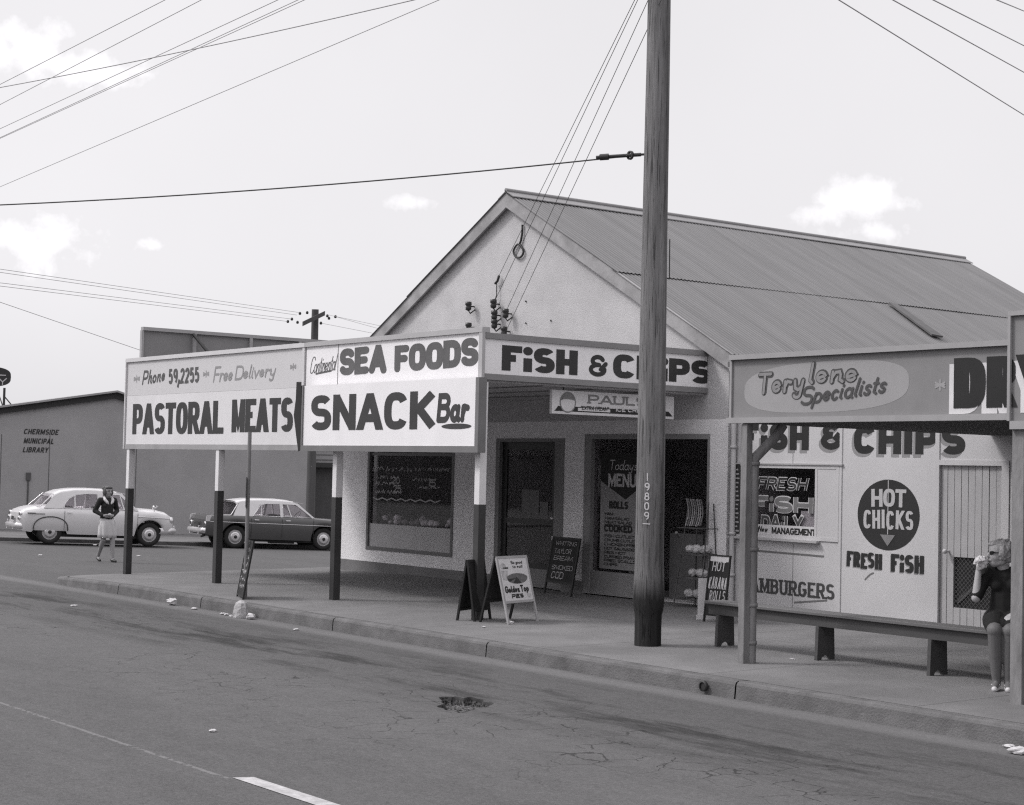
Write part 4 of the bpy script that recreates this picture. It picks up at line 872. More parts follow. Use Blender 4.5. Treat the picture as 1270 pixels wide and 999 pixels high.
# ------------------------------------------------------------------ terylene awning
TY = -.30; TP = Plane((0, TY, 0), (1, 0, 0))
ta0 = on(1, TY, 909, 480).x; ta1 = on(1, TY, 1256, 480).x; tb0, tb1 = 2.385, 3.0
tw = thing('street_awning', 'low grey street awning on timber posts over the long bench', 'awning', (9, 1.7, 0))
mb = MB(); mb.box((ta0 + .05, TY + .04, 3.0), (16, AY - .03, 3.04)); mb.build('roof', roofm, tw)
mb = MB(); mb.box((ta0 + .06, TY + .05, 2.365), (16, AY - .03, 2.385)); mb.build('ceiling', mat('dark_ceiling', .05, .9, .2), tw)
mb = MB(); mb.box((ta0 + .02, TY + .05, 2.386), (ta0 + .05, AY - .03, 2.99)); mb.build('end_board', mat('end_board_paint', .3, .8, .1), tw)
pm = mat('weathered_post', .235, .85, .2, 6, .3, 60, stain=.4, sscale=4, stretch=(1, 1, .3))
for k, (px, py) in enumerate(((919, 823), (1262, 873))):
    q = on(2, footz(0, -.33), px, py); mb = MB(); a = .041 if k == 0 else .06
    zz = tb0 - .03
    mb.box((q.x - a, q.y - a + .03, footz(q.x, q.y) - .03), (q.x + a, q.y + a + .03, zz)); mb.build('post', pm, tw, bevel=.006)
T_post = on(2, 0, 919, 823)
q = on(2, 0, 931, 822); px_, py_ = q.x, q.y; mb = MB(); zz = on(1, py_, 931, 570).z
mb.tube([(px_, py_, .0), (px_, py_, zz - .04), (px_ + .01, py_ + .01, zz + .02), (px_ + .16, py_ + .14, 2.24), (px_ + .2, py_ + .2, 2.36)], [.05, .05, .05, .048, .048], 12); dp = mb.build('downpipe', pm, tw)
mb = MB()
for z in (.18, .55, 1.1, zz - .06): mb.lathe((px_, py_, z), (0, 0, 1), [(.05, 0), (.06, 0), (.06, .035), (.05, .035)], 14); mb.box((px_ - .13, py_ - .06, z), (px_ - .05, py_ - .03, z + .03))
mb.build('pipe_strap', pm, dp)
sg = thing('fascia_sign', 'long grey awning fascia sign with script in a pale oval and big DRY', 'shop sign', ((ta0 + ta1) / 2, TY, tb0))
mb = MB(); mb.slab(TP, ta0, ta1 + .0, tb0 + .035, tb1 - .005, -.03, 0); mb.build('panel', M_grey(), sg)
mb = MB(); mb.slab(TP, ta0 - .02, ta1, tb1 - .004, tb1 + .045, -.06, .045); mb.slab(TP, ta0 - .05, ta1, tb0 - .02, tb0 + .034, -.07, .04); mb.slab(TP, ta0 - .03, ta0 - .001, tb0 + .035, tb1 - .005, -.04, .02); mb.build('gutter_cap', mat('grey_rail2', .34, .7, .1, stain=.25, sscale=3), sg)
def tt(mb, s, x0, y0, x1, hpx, **k): return strip_text(mb, TP, s, x0, y0, x1, hpx, **k)
a0, b0 = TP.uv(923, 500); a1, b1 = TP.uv(1128, 449); mb = MB(); pts = []
for i in range(48):
    t = 2 * math.pi * i / 48; c, s_ = math.cos(t), math.sin(t); pts.append(TP.p((a0 + a1) / 2 + (a1 - a0) / 2 * math.copysign(abs(c) ** .75, c), 2.70 + .24 * math.copysign(abs(s_) ** .7, s_) + .025 * c, .0012))
mb.poly(pts); mb.build('painted_oval', mat('oval_paint', .31, .7, .06, 2, stain=.12), sg)
mb = MB()
st = random.getstate(); tt(mb, 'Tery', 939, 490, 997, 27, sw=.20, rnd=True, script=True, slant=.12, gap=.02, grow=.10, h0=.003, rise=.015); tt(mb, 'lene', 1002, 477, 1064, 27, sw=.20, rnd=True, script=True, slant=.1, gap=.04, grow=.10, h0=.003, rise=-.0); mb.build('script_outline', mat('terylene_dark', .07, .7, .12), sg)
mb = MB(); tt(mb, 'Tery', 939, 490, 997, 27, sw=.14, rnd=True, script=True, slant=.12, gap=.08, h0=.0075, rise=.015); tt(mb, 'lene', 1002, 477, 1064, 27, sw=.14, rnd=True, script=True, slant=.1, gap=.1, h0=.0075, rise=-.0); mb.build('script_lettering', mat('terylene_mid', .235, .7, .12), sg)
mb = MB(); tt(mb, 'Specialists', 992, 503, 1098, 24, sw=.14, rnd=True, script=True, slant=.32, gap=.02, rise=.10, h0=.0075); mb.build('second_script', mat('terylene_dark', .07), sg)
mb = MB(); tt(mb, '*', 1158, 487, 1174, 18, sw=.14, rnd=True); mb.build('star', mat('star_paint', .31, .7), sg)
mb = MB(); a0, b0 = TP.uv(1177, 514); a1, _ = TP.uv(1302, 514); _, b1 = TP.uv(1177, 452); da = TP.uv(1183, 506)[0] - a0
text(mb, TP, 'DRY', a0, b0, a1 - a0, b1 - b0, sw=.42, sh=.24, gap=.02, h0=.002); lim = ta1
def cutx(mb, xmax):
    for f in list(mb.f): pass
    keep = []
    for f in mb.f:
        pts = [mb.v[i] for i in f]
        if min(p.x for p in pts) < xmax: keep.append(f)
    mb.f = keep; mb.sm = mb.sm[:len(keep)]
    for v in mb.v: v.x = min(v.x, xmax)
    return mb
cutx(mb, ta1 + 1.0).build('shadow_lettering', mat('dry_white', .62, .6), sg) if False else None
# DRY straddles the joint between this fascia and the taller one beside it
def dry(plane, part, m, dx, dz, h0, xa, xb, parent):
    mb = MB(); text(mb, plane, 'DRY', a0 + dx, b0 + dz, a1 - a0, b1 - b0, sw=.37, sh=.19, gap=.02, h0=h0)
    out = MB()
    for f in mb.f:
        pts = [mb.v[i] for i in f]
        for lim, s in ((xa, 1), (xb, -1)):
            o = []
            for i in range(len(pts)):
                p, q = pts[i - 1], pts[i]; ip, iq = (p.x - lim) * s >= 0, (q.x - lim) * s >= 0
                if ip != iq: o.append(p.lerp(q, (lim - p.x) / (q.x - p.x)))
                if iq: o.append(q)
            pts = o
            if len(pts) < 3: break
        if len(pts) >= 3: out.poly(pts)
    out.build(part, m, parent)
DW, DB = mat('dry_white', .60, .6), mat('dry_black', .02, .5)
dry(TP, 'shadow_lettering', DW, 0, 0, .002, -99, ta1 - .002, sg); dry(TP, 'lettering', DB, da, .05, .006, -99, ta1 - .002, sg)
s2 = thing('fascia_sign', 'taller grey fascia panel at the far right edge carrying the end of DRY', 'shop sign', (ta1 + 1, TY, tb0)); TP2 = Plane((0, TY - .05, 0), (1, 0, 0))
mb = MB(); mb.slab(TP2, ta1 + .03, 12, tb0 - .03, 3.24, -.04, 0); mb.build('panel', M_grey(), s2)
mb = MB(); mb.slab(TP2, ta1 + .001, ta1 + .029, tb0 - .03, 3.24, -.06, .03); mb.slab(TP2, ta1 + .001, 12, 3.241, 3.28, -.06, .03); mb.slab(TP2, ta1 + .03, 12, tb0 - .1, tb0 - .031, -.06, .03); mb.build('frame', mat('grey_rail2', .34), s2)
dry(TP2, 'shadow_lettering', DW, 0, 0, .002, ta1 + .031, 99, s2); dry(TP2, 'lettering', DB, da, .05, .006, ta1 + .031, 99, s2)

# ------------------------------------------------------------------ bench
bn = thing('bench', 'long dark timber bench on plank legs along the footpath', 'bench', (5.6, .65, 0))
bm2 = mat('bench_paint', .075, .6, .12, 5, stain=.2, sscale=3, stretch=(.3, 2, 2)); bx0, bx1 = 3.44, 8.4
mb = MB(); mb.box((bx0, .52, .455), (bx1, .80, .485)); mb.build('seat', mat('bench_seat', .13, .6, .15, 5, stretch=(.3, 3, 3)), bn, bevel=.004)
mb = MB(); mb.box((bx0 + .03, .56, .345), (bx1 - .03, .585, .4545)); mb.box((bx0 + .03, .735, .345), (bx1 - .03, .76, .4545)); mb.build('apron', bm2, bn)
for x in (3.62, 5.05, 6.46, 8.1):
    z0 = footz(x, .65); L = Plane((x, .66, z0), (0, 1, 0)); mb = MB()
    pts = [(-.13, 0), (-.07, 0), (-.055, .03), (0, .055), (.055, .03), (.07, 0), (.13, 0), (.115, .344 - z0), (-.115, .344 - z0)]
    mb.prism([L.p(a, b, -.02) for a, b in pts], L.n * .04); mb.build('leg', bm2, bn)

# ------------------------------------------------------------------ timber utility pole
PB = on(2, -.003, 803, 801)
pole = thing('utility_pole', 'stout weathered timber utility pole numbered 19809 standing on the footpath', 'utility pole', (PB.x, PB.y, footz(PB.x, PB.y)))
def wood():
    m = bpy.data.materials.new('pole_wood'); m.use_nodes = True; t = m.node_tree; b = t.nodes['Principled BSDF']
    def n(ty, **k):
        q = t.nodes.new(ty)
        for a, c in k.items(): setattr(q, a, c)
        return q
    def mth(op, a, bb=None, cl=False):
        q = n('ShaderNodeMath', operation=op, use_clamp=cl)
        for i, v in enumerate((a, bb)):
            if v is None: continue
            if isinstance(v, (int, float)): q.inputs[i].default_value = v
            else: t.links.new(v, q.inputs[i])
        return q.outputs[0]
    tc = n('ShaderNodeTexCoord'); O = tc.outputs['Object']; sp = n('ShaderNodeSeparateXYZ'); t.links.new(O, sp.inputs[0])
    def noise(sc, stre, det=7, ro=.65):
        mp = n('ShaderNodeMapping'); mp.inputs['Scale'].default_value = stre; t.links.new(O, mp.inputs[0]); q = n('ShaderNodeTexNoise'); q.inputs['Scale'].default_value = sc; q.inputs['Detail'].default_value = det; q.inputs['Roughness'].default_value = ro; t.links.new(mp.outputs[0], q.inputs['Vector']); return q.outputs[0]
    g1 = noise(26, (1, 1, .05)); g2 = noise(5, (1, 1, .12)); g3 = noise(2.4, (1, 1, .6), 8); g4 = noise(60, (1, 1, .03), 3)
    v = mth('ADD', .55, mth('MULTIPLY', mth('SUBTRACT', g1, .5), 1.5)); v = mth('ADD', v, mth('MULTIPLY', mth('SUBTRACT', g2, .5), 1.0)); v = mth('ADD', v, mth('MULTIPLY', mth('SUBTRACT', g3, .5), .7)); v = mth('ADD', v, .45)
    cr = mth('MULTIPLY', mth('LESS_THAN', g4, .40), .62); v = mth('MULTIPLY', v, mth('SUBTRACT', 1, cr))
    # dark tarred butt with a ragged upper edge
    tar = mth('SUBTRACT', 1, mth('MULTIPLY', mth('SUBTRACT', sp.outputs[2], mth('ADD', .28, mth('MULTIPLY', g1, .45))), 4.0, True)); v = mth('MULTIPLY', v, mth('SUBTRACT', 1, mth('MULTIPLY', tar, .84)))
    # shade and stains of the shaft's dark side, painted as one ragged streak
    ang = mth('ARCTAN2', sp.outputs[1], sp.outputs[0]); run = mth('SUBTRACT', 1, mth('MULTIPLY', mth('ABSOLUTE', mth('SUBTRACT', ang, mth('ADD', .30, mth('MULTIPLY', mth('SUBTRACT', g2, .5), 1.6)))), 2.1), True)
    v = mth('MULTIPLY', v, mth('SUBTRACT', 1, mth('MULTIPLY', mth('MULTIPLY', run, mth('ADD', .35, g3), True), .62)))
    v = mth('MAXIMUM', mth('MULTIPLY', v, .175), .012)
    cc = n('ShaderNodeCombineColor'); t.links.new(v, cc.inputs[0]); t.links.new(mth('MULTIPLY', v, .982), cc.inputs[1]); t.links.new(v, cc.inputs[2]); t.links.new(cc.outputs[0], b.inputs['Base Color']); b.inputs['Roughness'].default_value = .9; b.inputs['Specular IOR Level'].default_value = .2
    bp = n('ShaderNodeBump'); bp.inputs['Strength'].default_value = .8; bp.inputs['Distance'].default_value = .02; t.links.new(mth('ADD', g1, mth('MULTIPLY', g4, .6)), bp.inputs['Height']); t.links.new(bp.outputs[0], b.inputs['Normal'])
    return m
M_wood = wood(); PTOP = 10.4
def prad(z): return (.160 - .0052 * z) * (1 if z > .45 else (1.0 - .10 * sm((.42 - z) / .1))) + .012 * math.exp(-((z - .55) / .2) ** 2)
mb = MB(); vs = []; n_ = 40; zs = [-.2, 0, .1, .2, .28, .33, .38, .42, .46, .5, .6, .7, .85, 1, 1.2, 1.5, 2] + [2.5 + i * .5 for i in range(16)] + [PTOP]
for z in zs:
    for k in range(n_):
        t = 2 * math.pi * k / n_; r_ = prad(z) * (1 + .02 * math.sin(3 * t + z * .7) + .012 * math.sin(7 * t + z * 1.3) + .010 * math.sin(17 * t + z * .2))
        # a split running up the street side near the foot
        dt = (t - 3.95 + math.pi) % (2 * math.pi) - math.pi
        r_ -= .02 * math.exp(-(dt / .10) ** 2) * sm((1.05 - z) / .3) * sm((z - .25) / .2)
        vs.append((PB.x - .003 * max(0, z - 2.5) + r_ * math.cos(t), PB.y + r_ * math.sin(t), pole.location.z + z))
mb.add(vs, [(i * n_ + k, i * n_ + (k + 1) % n_, (i + 1) * n_ + (k + 1) % n_, (i + 1) * n_ + k) for i in range(len(zs) - 1) for k in range(n_)], True); mb.add(vs[-n_:], [tuple(range(n_))]); mb.build('shaft', M_wood, pole)
# crossarms high above the street
mb = MB(); z = 9.6; mb.box((PB.x + .16, PB.y - 1.3, z), (PB.x + .26, PB.y + 1.3, z + .12)); mb.box((PB.x + .16, PB.y - 1.1, z - 1.2), (PB.x + .26, PB.y + 1.1, z - 1.08)); mb.build('crossarm', M_wood, pole)
# numbers painted down the shaft
mb = MB(); vd = Vector((CAM.x - PB.x, CAM.y - PB.y, 0)).normalized(); side = Vector((-vd.y, vd.x, 0))
for ch, py in (('1', 592), ('9', 604), ('8', 616), ('0', 628), ('9', 640)):
    q = ray(803 if ch == '1' else 802, py); hd = 15.9; 
    zc = CAM.z + q.z * ((Vector((PB.x, PB.y, 0)) - Vector((CAM.x, CAM.y, 0))).length - .15) / Vector((q.x, q.y, 0)).length
    ang = math.atan2(vd.y, vd.x) - math.asin(.22); rr_ = prad(zc) * 1.035 + .006; nn = Vector((math.cos(ang), math.sin(ang), 0)); uu = Vector((-nn.y, nn.x, 0))
    pl = Plane((PB.x + nn.x * rr_, PB.y + nn.y * rr_, zc - .042), uu); wd = .012 if ch == '1' else .055
    text(mb, pl, ch, -wd / 2, 0, wd, .085, sw=.15, rnd=True, h0=.002)
zc -= .085; pl = Plane((PB.x + nn.x * rr_, PB.y + nn.y * rr_, zc), uu); pl.u = (uu + Vector((0, 0, -.03))).normalized(); mb.slab(pl, -.04, .04, -.005, .005, .0, .004)
mb.build('number', mat('number_white', .62, .6), pole)
mb = MB(); q = on(1, PB.y - .19, 825, 664); mb.tube([(q.x, PB.y + .0, q.z - .02), (q.x + .05, PB.y - .08, q.z + .03)], .016, 6); qa, qb = on(0, PB.x + .17, 829.5, 295), on(0, PB.x + .17, 829.5, 345)
mb.tube([(PB.x + .08, PB.y + .14, qa.z), (PB.x + .08, PB.y + .145, qb.z)], .006, 6); mb.build('step_bolt', M_dark(), pole)

# ------------------------------------------------------------------ overhead wires
wm_ = mat('wire_black', .07, .7, .05); wl_ = mat('wire_weathered', .34, .6, .05)
def wire(a, b, r_, label, group=None, sag=0, m=wm_, n=24):
    a, b = Vector(a), Vector(b); mb = MB(); mb.tube([a.lerp(b, i / n) - Vector((0, 0, sag * 4 * (i / n) * (1 - i / n))) for i in range(n + 1)], r_, 5, cap=False)
    o = mb.build('overhead_wire', m); tag(o, label, 'wire', group); return o
for (px, py, ex, ey, et) in ((808, -42, 617, 346, .0), (811, -42, 613, 375, .2), (815, -24, 627, 388, .4), (822, -4, 629, 408, .5)):
    e = on(1, WY - .14, ex, ey); s_ = on(1, PB.y - .15, px, py)
    wire(s_, e, .0045, 'thin service wire slanting from the pole top down to the gable insulators', 'service wires to the gable')
HWY = PB.y - .1; s_ = on(1, HWY, 795, 192); e = on(1, HWY - 9, -300, 262)
d_ = ray(-260, 262); e = CAM + d_ * 21.5
wire(s_, e, .0085, 'dark dark stay wire running left across the sky from the pole', None, .12, wm_)
mb = MB(); d_ = (e - s_).normalized(); mb.tube([s_, s_ + d_ * .5], .02, 6); mb.lathe(s_ + d_ * .12, (0, -1, 0), [(.03, -.012), (.05, -.012), (.05, .012), (.03, .012), (.03, -.012)], 16); mb.tube([s_ + d_ * .36, s_ + d_ * .46], .035, 6); mb.tube([s_ - d_ * .2, s_], .013, 6)
mb.build('stay_fitting', M_dark(), pole)
WL = 'thin pale street wire crossing the upper left sky'
for (p1, p2, yy) in (((0, 105), (205, 0), -1.6), ((0, 130), (250, 0), -1.2), ((0, 160), (345, 0), -.8), ((0, 171), (370, 0), -.5), ((0, 172), (378, 0), -.3), ((0, 232), (545, 0), .3)):
    a, b = on(1, yy, *p1), on(1, yy, *p2); d_ = b - a
    wire(a - d_ * 2.2, b + d_ * 1.2, .006, WL, 'street wires', .0, wl_)
a, b, c = CAM + ray(-200, 146) * 24, CAM + ray(0, 108) * 22, CAM + ray(545, 0) * 17
wire(CAM + ray(-260, 150) * 26, CAM + ray(640, -30) * 16, .006, 'pale wire bowing across the bundle at upper left', None, .12, wl_)
for i, (p1, p2) in enumerate((((1040, 0), (1270, 143)), ((1107, 0), (1270, 90)), ((1157, 0), (1270, 57)), ((1236, 0), (1270, 14)))):
    dA, dB = 15.5, 19.5; a, b = CAM + ray(*p1) * dA, CAM + ray(*p2) * dB; d_ = b - a
    wire(a - d_ * 1.2, b + d_ * .5, .006, 'thin service wire slanting down across the upper right sky', 'service wires at upper right', .0, wl_)

# ------------------------------------------------------------------ across the side street
CDIR = Vector((math.cos(R(80)), math.sin(R(80)), 0)); CN = Vector((-CDIR.y, CDIR.x, 0)); C0 = Vector((-26.37, 5.29, -.38))
def sidez(p): return roadz(p.x, p.y)
def sline(o, t): p = C0 + CN * o + CDIR * t; return p
mb = MB(); n_ = 60
for i in range(n_):
    pass
def ribbon_ground(name, o0, o1, dz0, dz1, t0, t1, m, lip=0):
    mb = MB(); vs = []; N_ = 80
    for i in range(N_ + 1):
        t = t0 + (t1 - t0) * i / N_; a, b = sline(o0, t), sline(o1, t); vs += [(a.x, a.y, sidez(a) - .3), (a.x, a.y, sidez(a) + dz0), (b.x, b.y, sidez(a) + dz1)]
    mb.add(vs, [(i * 3 + k, (i + 1) * 3 + k, (i + 1) * 3 + k + 1, i * 3 + k + 1) for i in range(N_) for k in (0, 1)]); return tag(mb.build(name, m), kind='structure')
ribbon_ground('kerb', 2.0, 2.16, .12, .13, -60, 60, mat('kerb_concrete', .17)); ribbon_ground('footpath', 2.163, 30, .128, .16, -60, 60, mat('side_footpath', .15, .9, .12, 1.5, stain=.2))
WB = sline(8, 0); LP = Plane((WB.x, WB.y, 0), CDIR)
lib = thing('library_building', 'plain grey rendered library wall with low dark edged roof beyond the cars', 'building', (WB.x, WB.y, -.4))
def lpz(px, py): return LP.uv(px, py)
la, lb_ = lpz(143.5, 487), lpz(0, 506)
sl_ = (la[1] - lb_[1]) / (la[0] - lb_[0]); rgt = lpz(384, 560)[0]
ap, az_ = la; s2_ = .30
rprof = [(ap - 22, az_ - 22 * sl_), (ap, az_), (ap + 1.0, az_ - .3), (rgt, az_ - .32)]
wallm = mat('library_render', .33, .9, .07, .8, .2, 30, stain=.14, sscale=.35)
mb = MB(); poly = [(rprof[0][0], -2.5), (rgt, -2.5)] + rprof[::-1]; mb.prism([LP.p(a, b, -.25) for a, b in poly], LP.n * .25); mb.build('wall', wallm, lib)
mb = MB()
for (a, b), (a1, b1) in zip(rprof[:-1], rprof[1:]):
    mb.prism([LP.p(a, b + .001, .25), LP.p(a1, b1 + .001, .25), LP.p(a1, b1 + .06, .25), LP.p(a, b + .06, .25)], LP.n * -9)
mb.build('roof', mat('library_roof', .30, .7, .1), lib)
mb = MB()
for (a, b), (a1, b1) in zip(rprof[:-1], rprof[1:]): mb.prism([LP.p(a, b - .19, .002), LP.p(a1, b1 - .19, .002), LP.p(a1, b1, .002), LP.p(a, b, .002)], LP.n * .12)
mb.build('fascia', mat('library_fascia', .035, .7, .1), lib)
mb = MB(); lk = dict(sw=.18, gap=.14, slant=.22)
for s, x0, yb, x1 in (('CHERMSIDE', 29, 538.5, 74), ('MUNICIPAL', 29, 550, 68), ('LIBRARY', 28, 561, 61)):
    a0, b0 = lpz(x0, yb); a1, b1 = lpz(x1, yb); text(mb, LP, s, a0, b0, a1 - a0 - .05, lpz(x0, yb - 6.5)[1] - b0, h0=.012, **lk)
mb.build('lettering', M_black(), lib)
mb = MB()
for a in (lpz(0, 600)[0], lpz(60, 600)[0], lpz(168, 600)[0]): mb.slab(LP, a - .012, a + .012, -2.4, 2.6, 0, .004)
mb.build('wall_joint', mat('render_joint', .11, .9), lib)
mb = MB(); a, b = lpz(35, 592); mb.slab(LP, a - .07, a + .07, b - .1, b + .14, 0, .05); mb.slab(LP, a - .02, a + .02, b - 1.3, b - .1, 0, .03); mb.build('meter_pipe', mat('render_stain', .09, .8), lib)
# roof sign
d_ = lpz(5, 497); SGP = Plane(LP.p(0, 0, -1.2), CDIR); sa, sb = SGP.uv(6, 468)
sgn_ = thing('roof_sign', 'rounded dark library sign on a thin post above the library roof', 'sign', SGP.p(sa - 1.2, sb - .9))
mb = MB(); wS, hS = 1.75, .34; c0 = sa - wS + .18
pts = []
for i in range(40):
    t = 2 * math.pi * i / 40; c, s_ = math.cos(t), math.sin(t); pts.append(SGP.p(c0 + wS * math.copysign(abs(c) ** .45, c), sb + hS * math.copysign(abs(s_) ** .6, s_), -.05))
mb.prism(pts, SGP.n * .1); mb.build('board', mat('sign_dark_enamel', .03, .4), sgn_)
mb = MB(); text(mb, SGP, 'MUNICIPAL', sa + .12 - 2.5, sb + .04, 2.4, .22, sw=.14, gap=.2, h0=.055); text(mb, SGP, 'LIBRARY', sa + .16 - 2.0, sb - .25, 1.9, .22, sw=.14, gap=.2, h0=.055); mb.build('lettering', mat('sign_pale', .45, .6), sgn_)
mb = MB(); mb.tube([SGP.p(sa - .0, sb - hS, 0), SGP.p(sa - .0, sb - 1.0, 0)], .04, 8); mb.tube([SGP.p(sa - .15, sb - .6, 0), SGP.p(sa - .1, sb - .95, .4)], .02, 6); mb.tube([SGP.p(sa, sb - .6, 0), SGP.p(sa + .35, sb - 1.0, 0)], .02, 6); mb.tube([SGP.p(sa - 2.6, sb - hS, 0), SGP.p(sa - 2.6, sb - 1.3, 0)], .04, 8); mb.build('sign_post', M_dark(), sgn_)
# dark wall and slatted vent to the right of the library
rb = thing('brick_building', 'darker wall with pale slatted opening glimpsed between the posts beside the library', 'building', LP.p(rgt + 3, -.6, -1))
RP = Plane(LP.p(0, 0, -1.0), CDIR); ra0, ra1 = RP.uv(380, 600)[0], RP.uv(450, 600)[0] + 3; rz0 = RP.uv(400, 580)[1]
mb = MB(); mb.slab(RP, ra0, ra1, -3, rz0, -6, 0); mb.build('wall', mat('dark_brick', .075, .9, .12, 6, stain=.2), rb)
mb = MB(); mb.slab(RP, ra0, ra1, rz0 + .001, rz0 + .16, -6.3, .3); mb.build('eave', M_dark(), rb)
mb = MB(); mb.slab(RP, ra0, ra1, rz0 + .161, rz0 + 1.2, -6, .05); rfp = mb.build('upper_wall', mat('pale_boards', .30, .8), rb)
mb = MB()
for i in range(5): mb.slab(RP, ra0, ra1, rz0 + .25 + i * .17, rz0 + .28 + i * .17, .051, .07)
mb.build('slat', mat('slat_grey', .16, .8), rfp)  # thin strips a tone darker than the boards behind
# rear pole by the library
rp = CAM + ray(384, 664) * 53.0; rt = CAM + ray(391, 384) * 53.0
pole2 = thing('utility_pole', 'distant timber utility pole with one crossarm in front of the library wall', 'utility pole', (rp.x, rp.y, sidez(rp)))
mb = MB(); mb.tube([(rp.x, rp.y, sidez(rp) - .1), (rp.x, rp.y, 2), (rt.x, rt.y, rt.z)], [.155, .14, .11], 14); W2 = mat('far_pole_wood', .085, .9, .2, 5, stretch=(1, 1, .1)); mb.build('shaft', W2, pole2)
mb = MB(); A, B = CAM + ray(375, 402) * 52.6, CAM + ray(402, 389) * 52.9; d_ = (B - A).normalized(); nn = Vector((0, 0, 1)); mb.prism([A + nn * .07, A - nn * .07, A - nn * .07 + d_.cross(nn) * .1, A + nn * .07 + d_.cross(nn) * .1], B - A); mb.build('crossarm', W2, pole2)
for px, py in ((369, 400), (362, 396), (357, 399), (372, 389), (381, 388), (406, 392), (416, 393), (408, 395), (398, 401)):
    q = CAM + ray(px, py) * 52.7; mb = MB(); mb.lathe(q, (0, 0, 1), [(0, -.05), (.035, -.04), (.045, 0), (.03, .04), (0, .05)], 8); mb.build('insulator', M_dark(), pole2)
for (p1, p2) in (((0, 334), (372, 388)), ((0, 338), (368, 391)), ((0, 351), (362, 396)), ((0, 355), (357, 399))):
    a = CAM + ray(*p1) * 36; b = CAM + ray(*p2) * 52.7; d_ = b - a; wire(a - d_ * .6, b, .006, 'faint wire running left from the distant pole', 'wires on the distant pole', .0, wl_)
for (p1, p2) in (((408, 391), (470, 404)), ((416, 393), (470, 408)), ((398, 401), (470, 415))):
    a = CAM + ray(*p1) * 52.7; b = CAM + ray(*p2) * 52; d_ = b - a; wire(a, b + d_ * 3, .006, 'faint wire running right from the distant pole', 'wires on the distant pole to the right', .0, wl_)
a, b = CAM + ray(0, 375) * 40, CAM + ray(178, 436) * 44; wire(a - (b - a), b + (b - a) * .1, .007, 'faint low wire slanting down at the left edge of the sky', None, 0, wl_)
# ------------------------------------------------------------------ sandwich boards
def a_frame(label, c, yaw_, w_, H_, splay, f0, pm, fm, bpm=None, bfm=None, group=None, back=True, writing=None, name='sandwich_board', border=.03, thin=.012):
    r = Vector((math.cos(yaw_), math.sin(yaw_), 0)); n = Vector((r.y, -r.x, 0)); c = Vector((c[0], c[1], footz(c[0], c[1])))
    t = thing(name, label, 'sign board', c, 0, group)
    for s in ((1, -1) if back else (1,)):
        if s < 0: pm, fm = bpm or pm, bfm or fm
        top = c + n * s * .012 + Vector((0, 0, H_)); bot = c + n * s * splay
        v = (top - bot).normalized(); u = r * s; L = (top - bot).length; pl = Plane(bot - u * w_ / 2, u, v)
        mb = MB(); mb.slab(pl, 0, border, 0, L, -.02, .004); mb.slab(pl, w_ - border, w_, 0, L, -.02, .004); mb.slab(pl, border, w_ - border, L - border, L, -.02, .004); mb.slab(pl, border, w_ - border, L * f0, L * f0 + border, -.02, .004); mb.build('frame', fm, t)
        mb = MB(); mb.slab(pl, border, w_ - border, L * f0 + border, L - border, -thin, 0); p = mb.build('panel', pm, t)
        if s == 1 and writing: writing(pl, border, w_ - border, L * f0 + border, L - border, t, p)
    return t
def mid(*pts): q = [on(2, footz(-1, 1), *p) for p in pts]; return (sum(p.x for p in q) / len(q), sum(p.y for p in q) / len(q))
chalk = mat('chalk', .45, .9, .2, 30); cb_ = mat('blackboard', .018, .7, .3, 6); cf = mat('board_frame_black', .02, .6, .2)
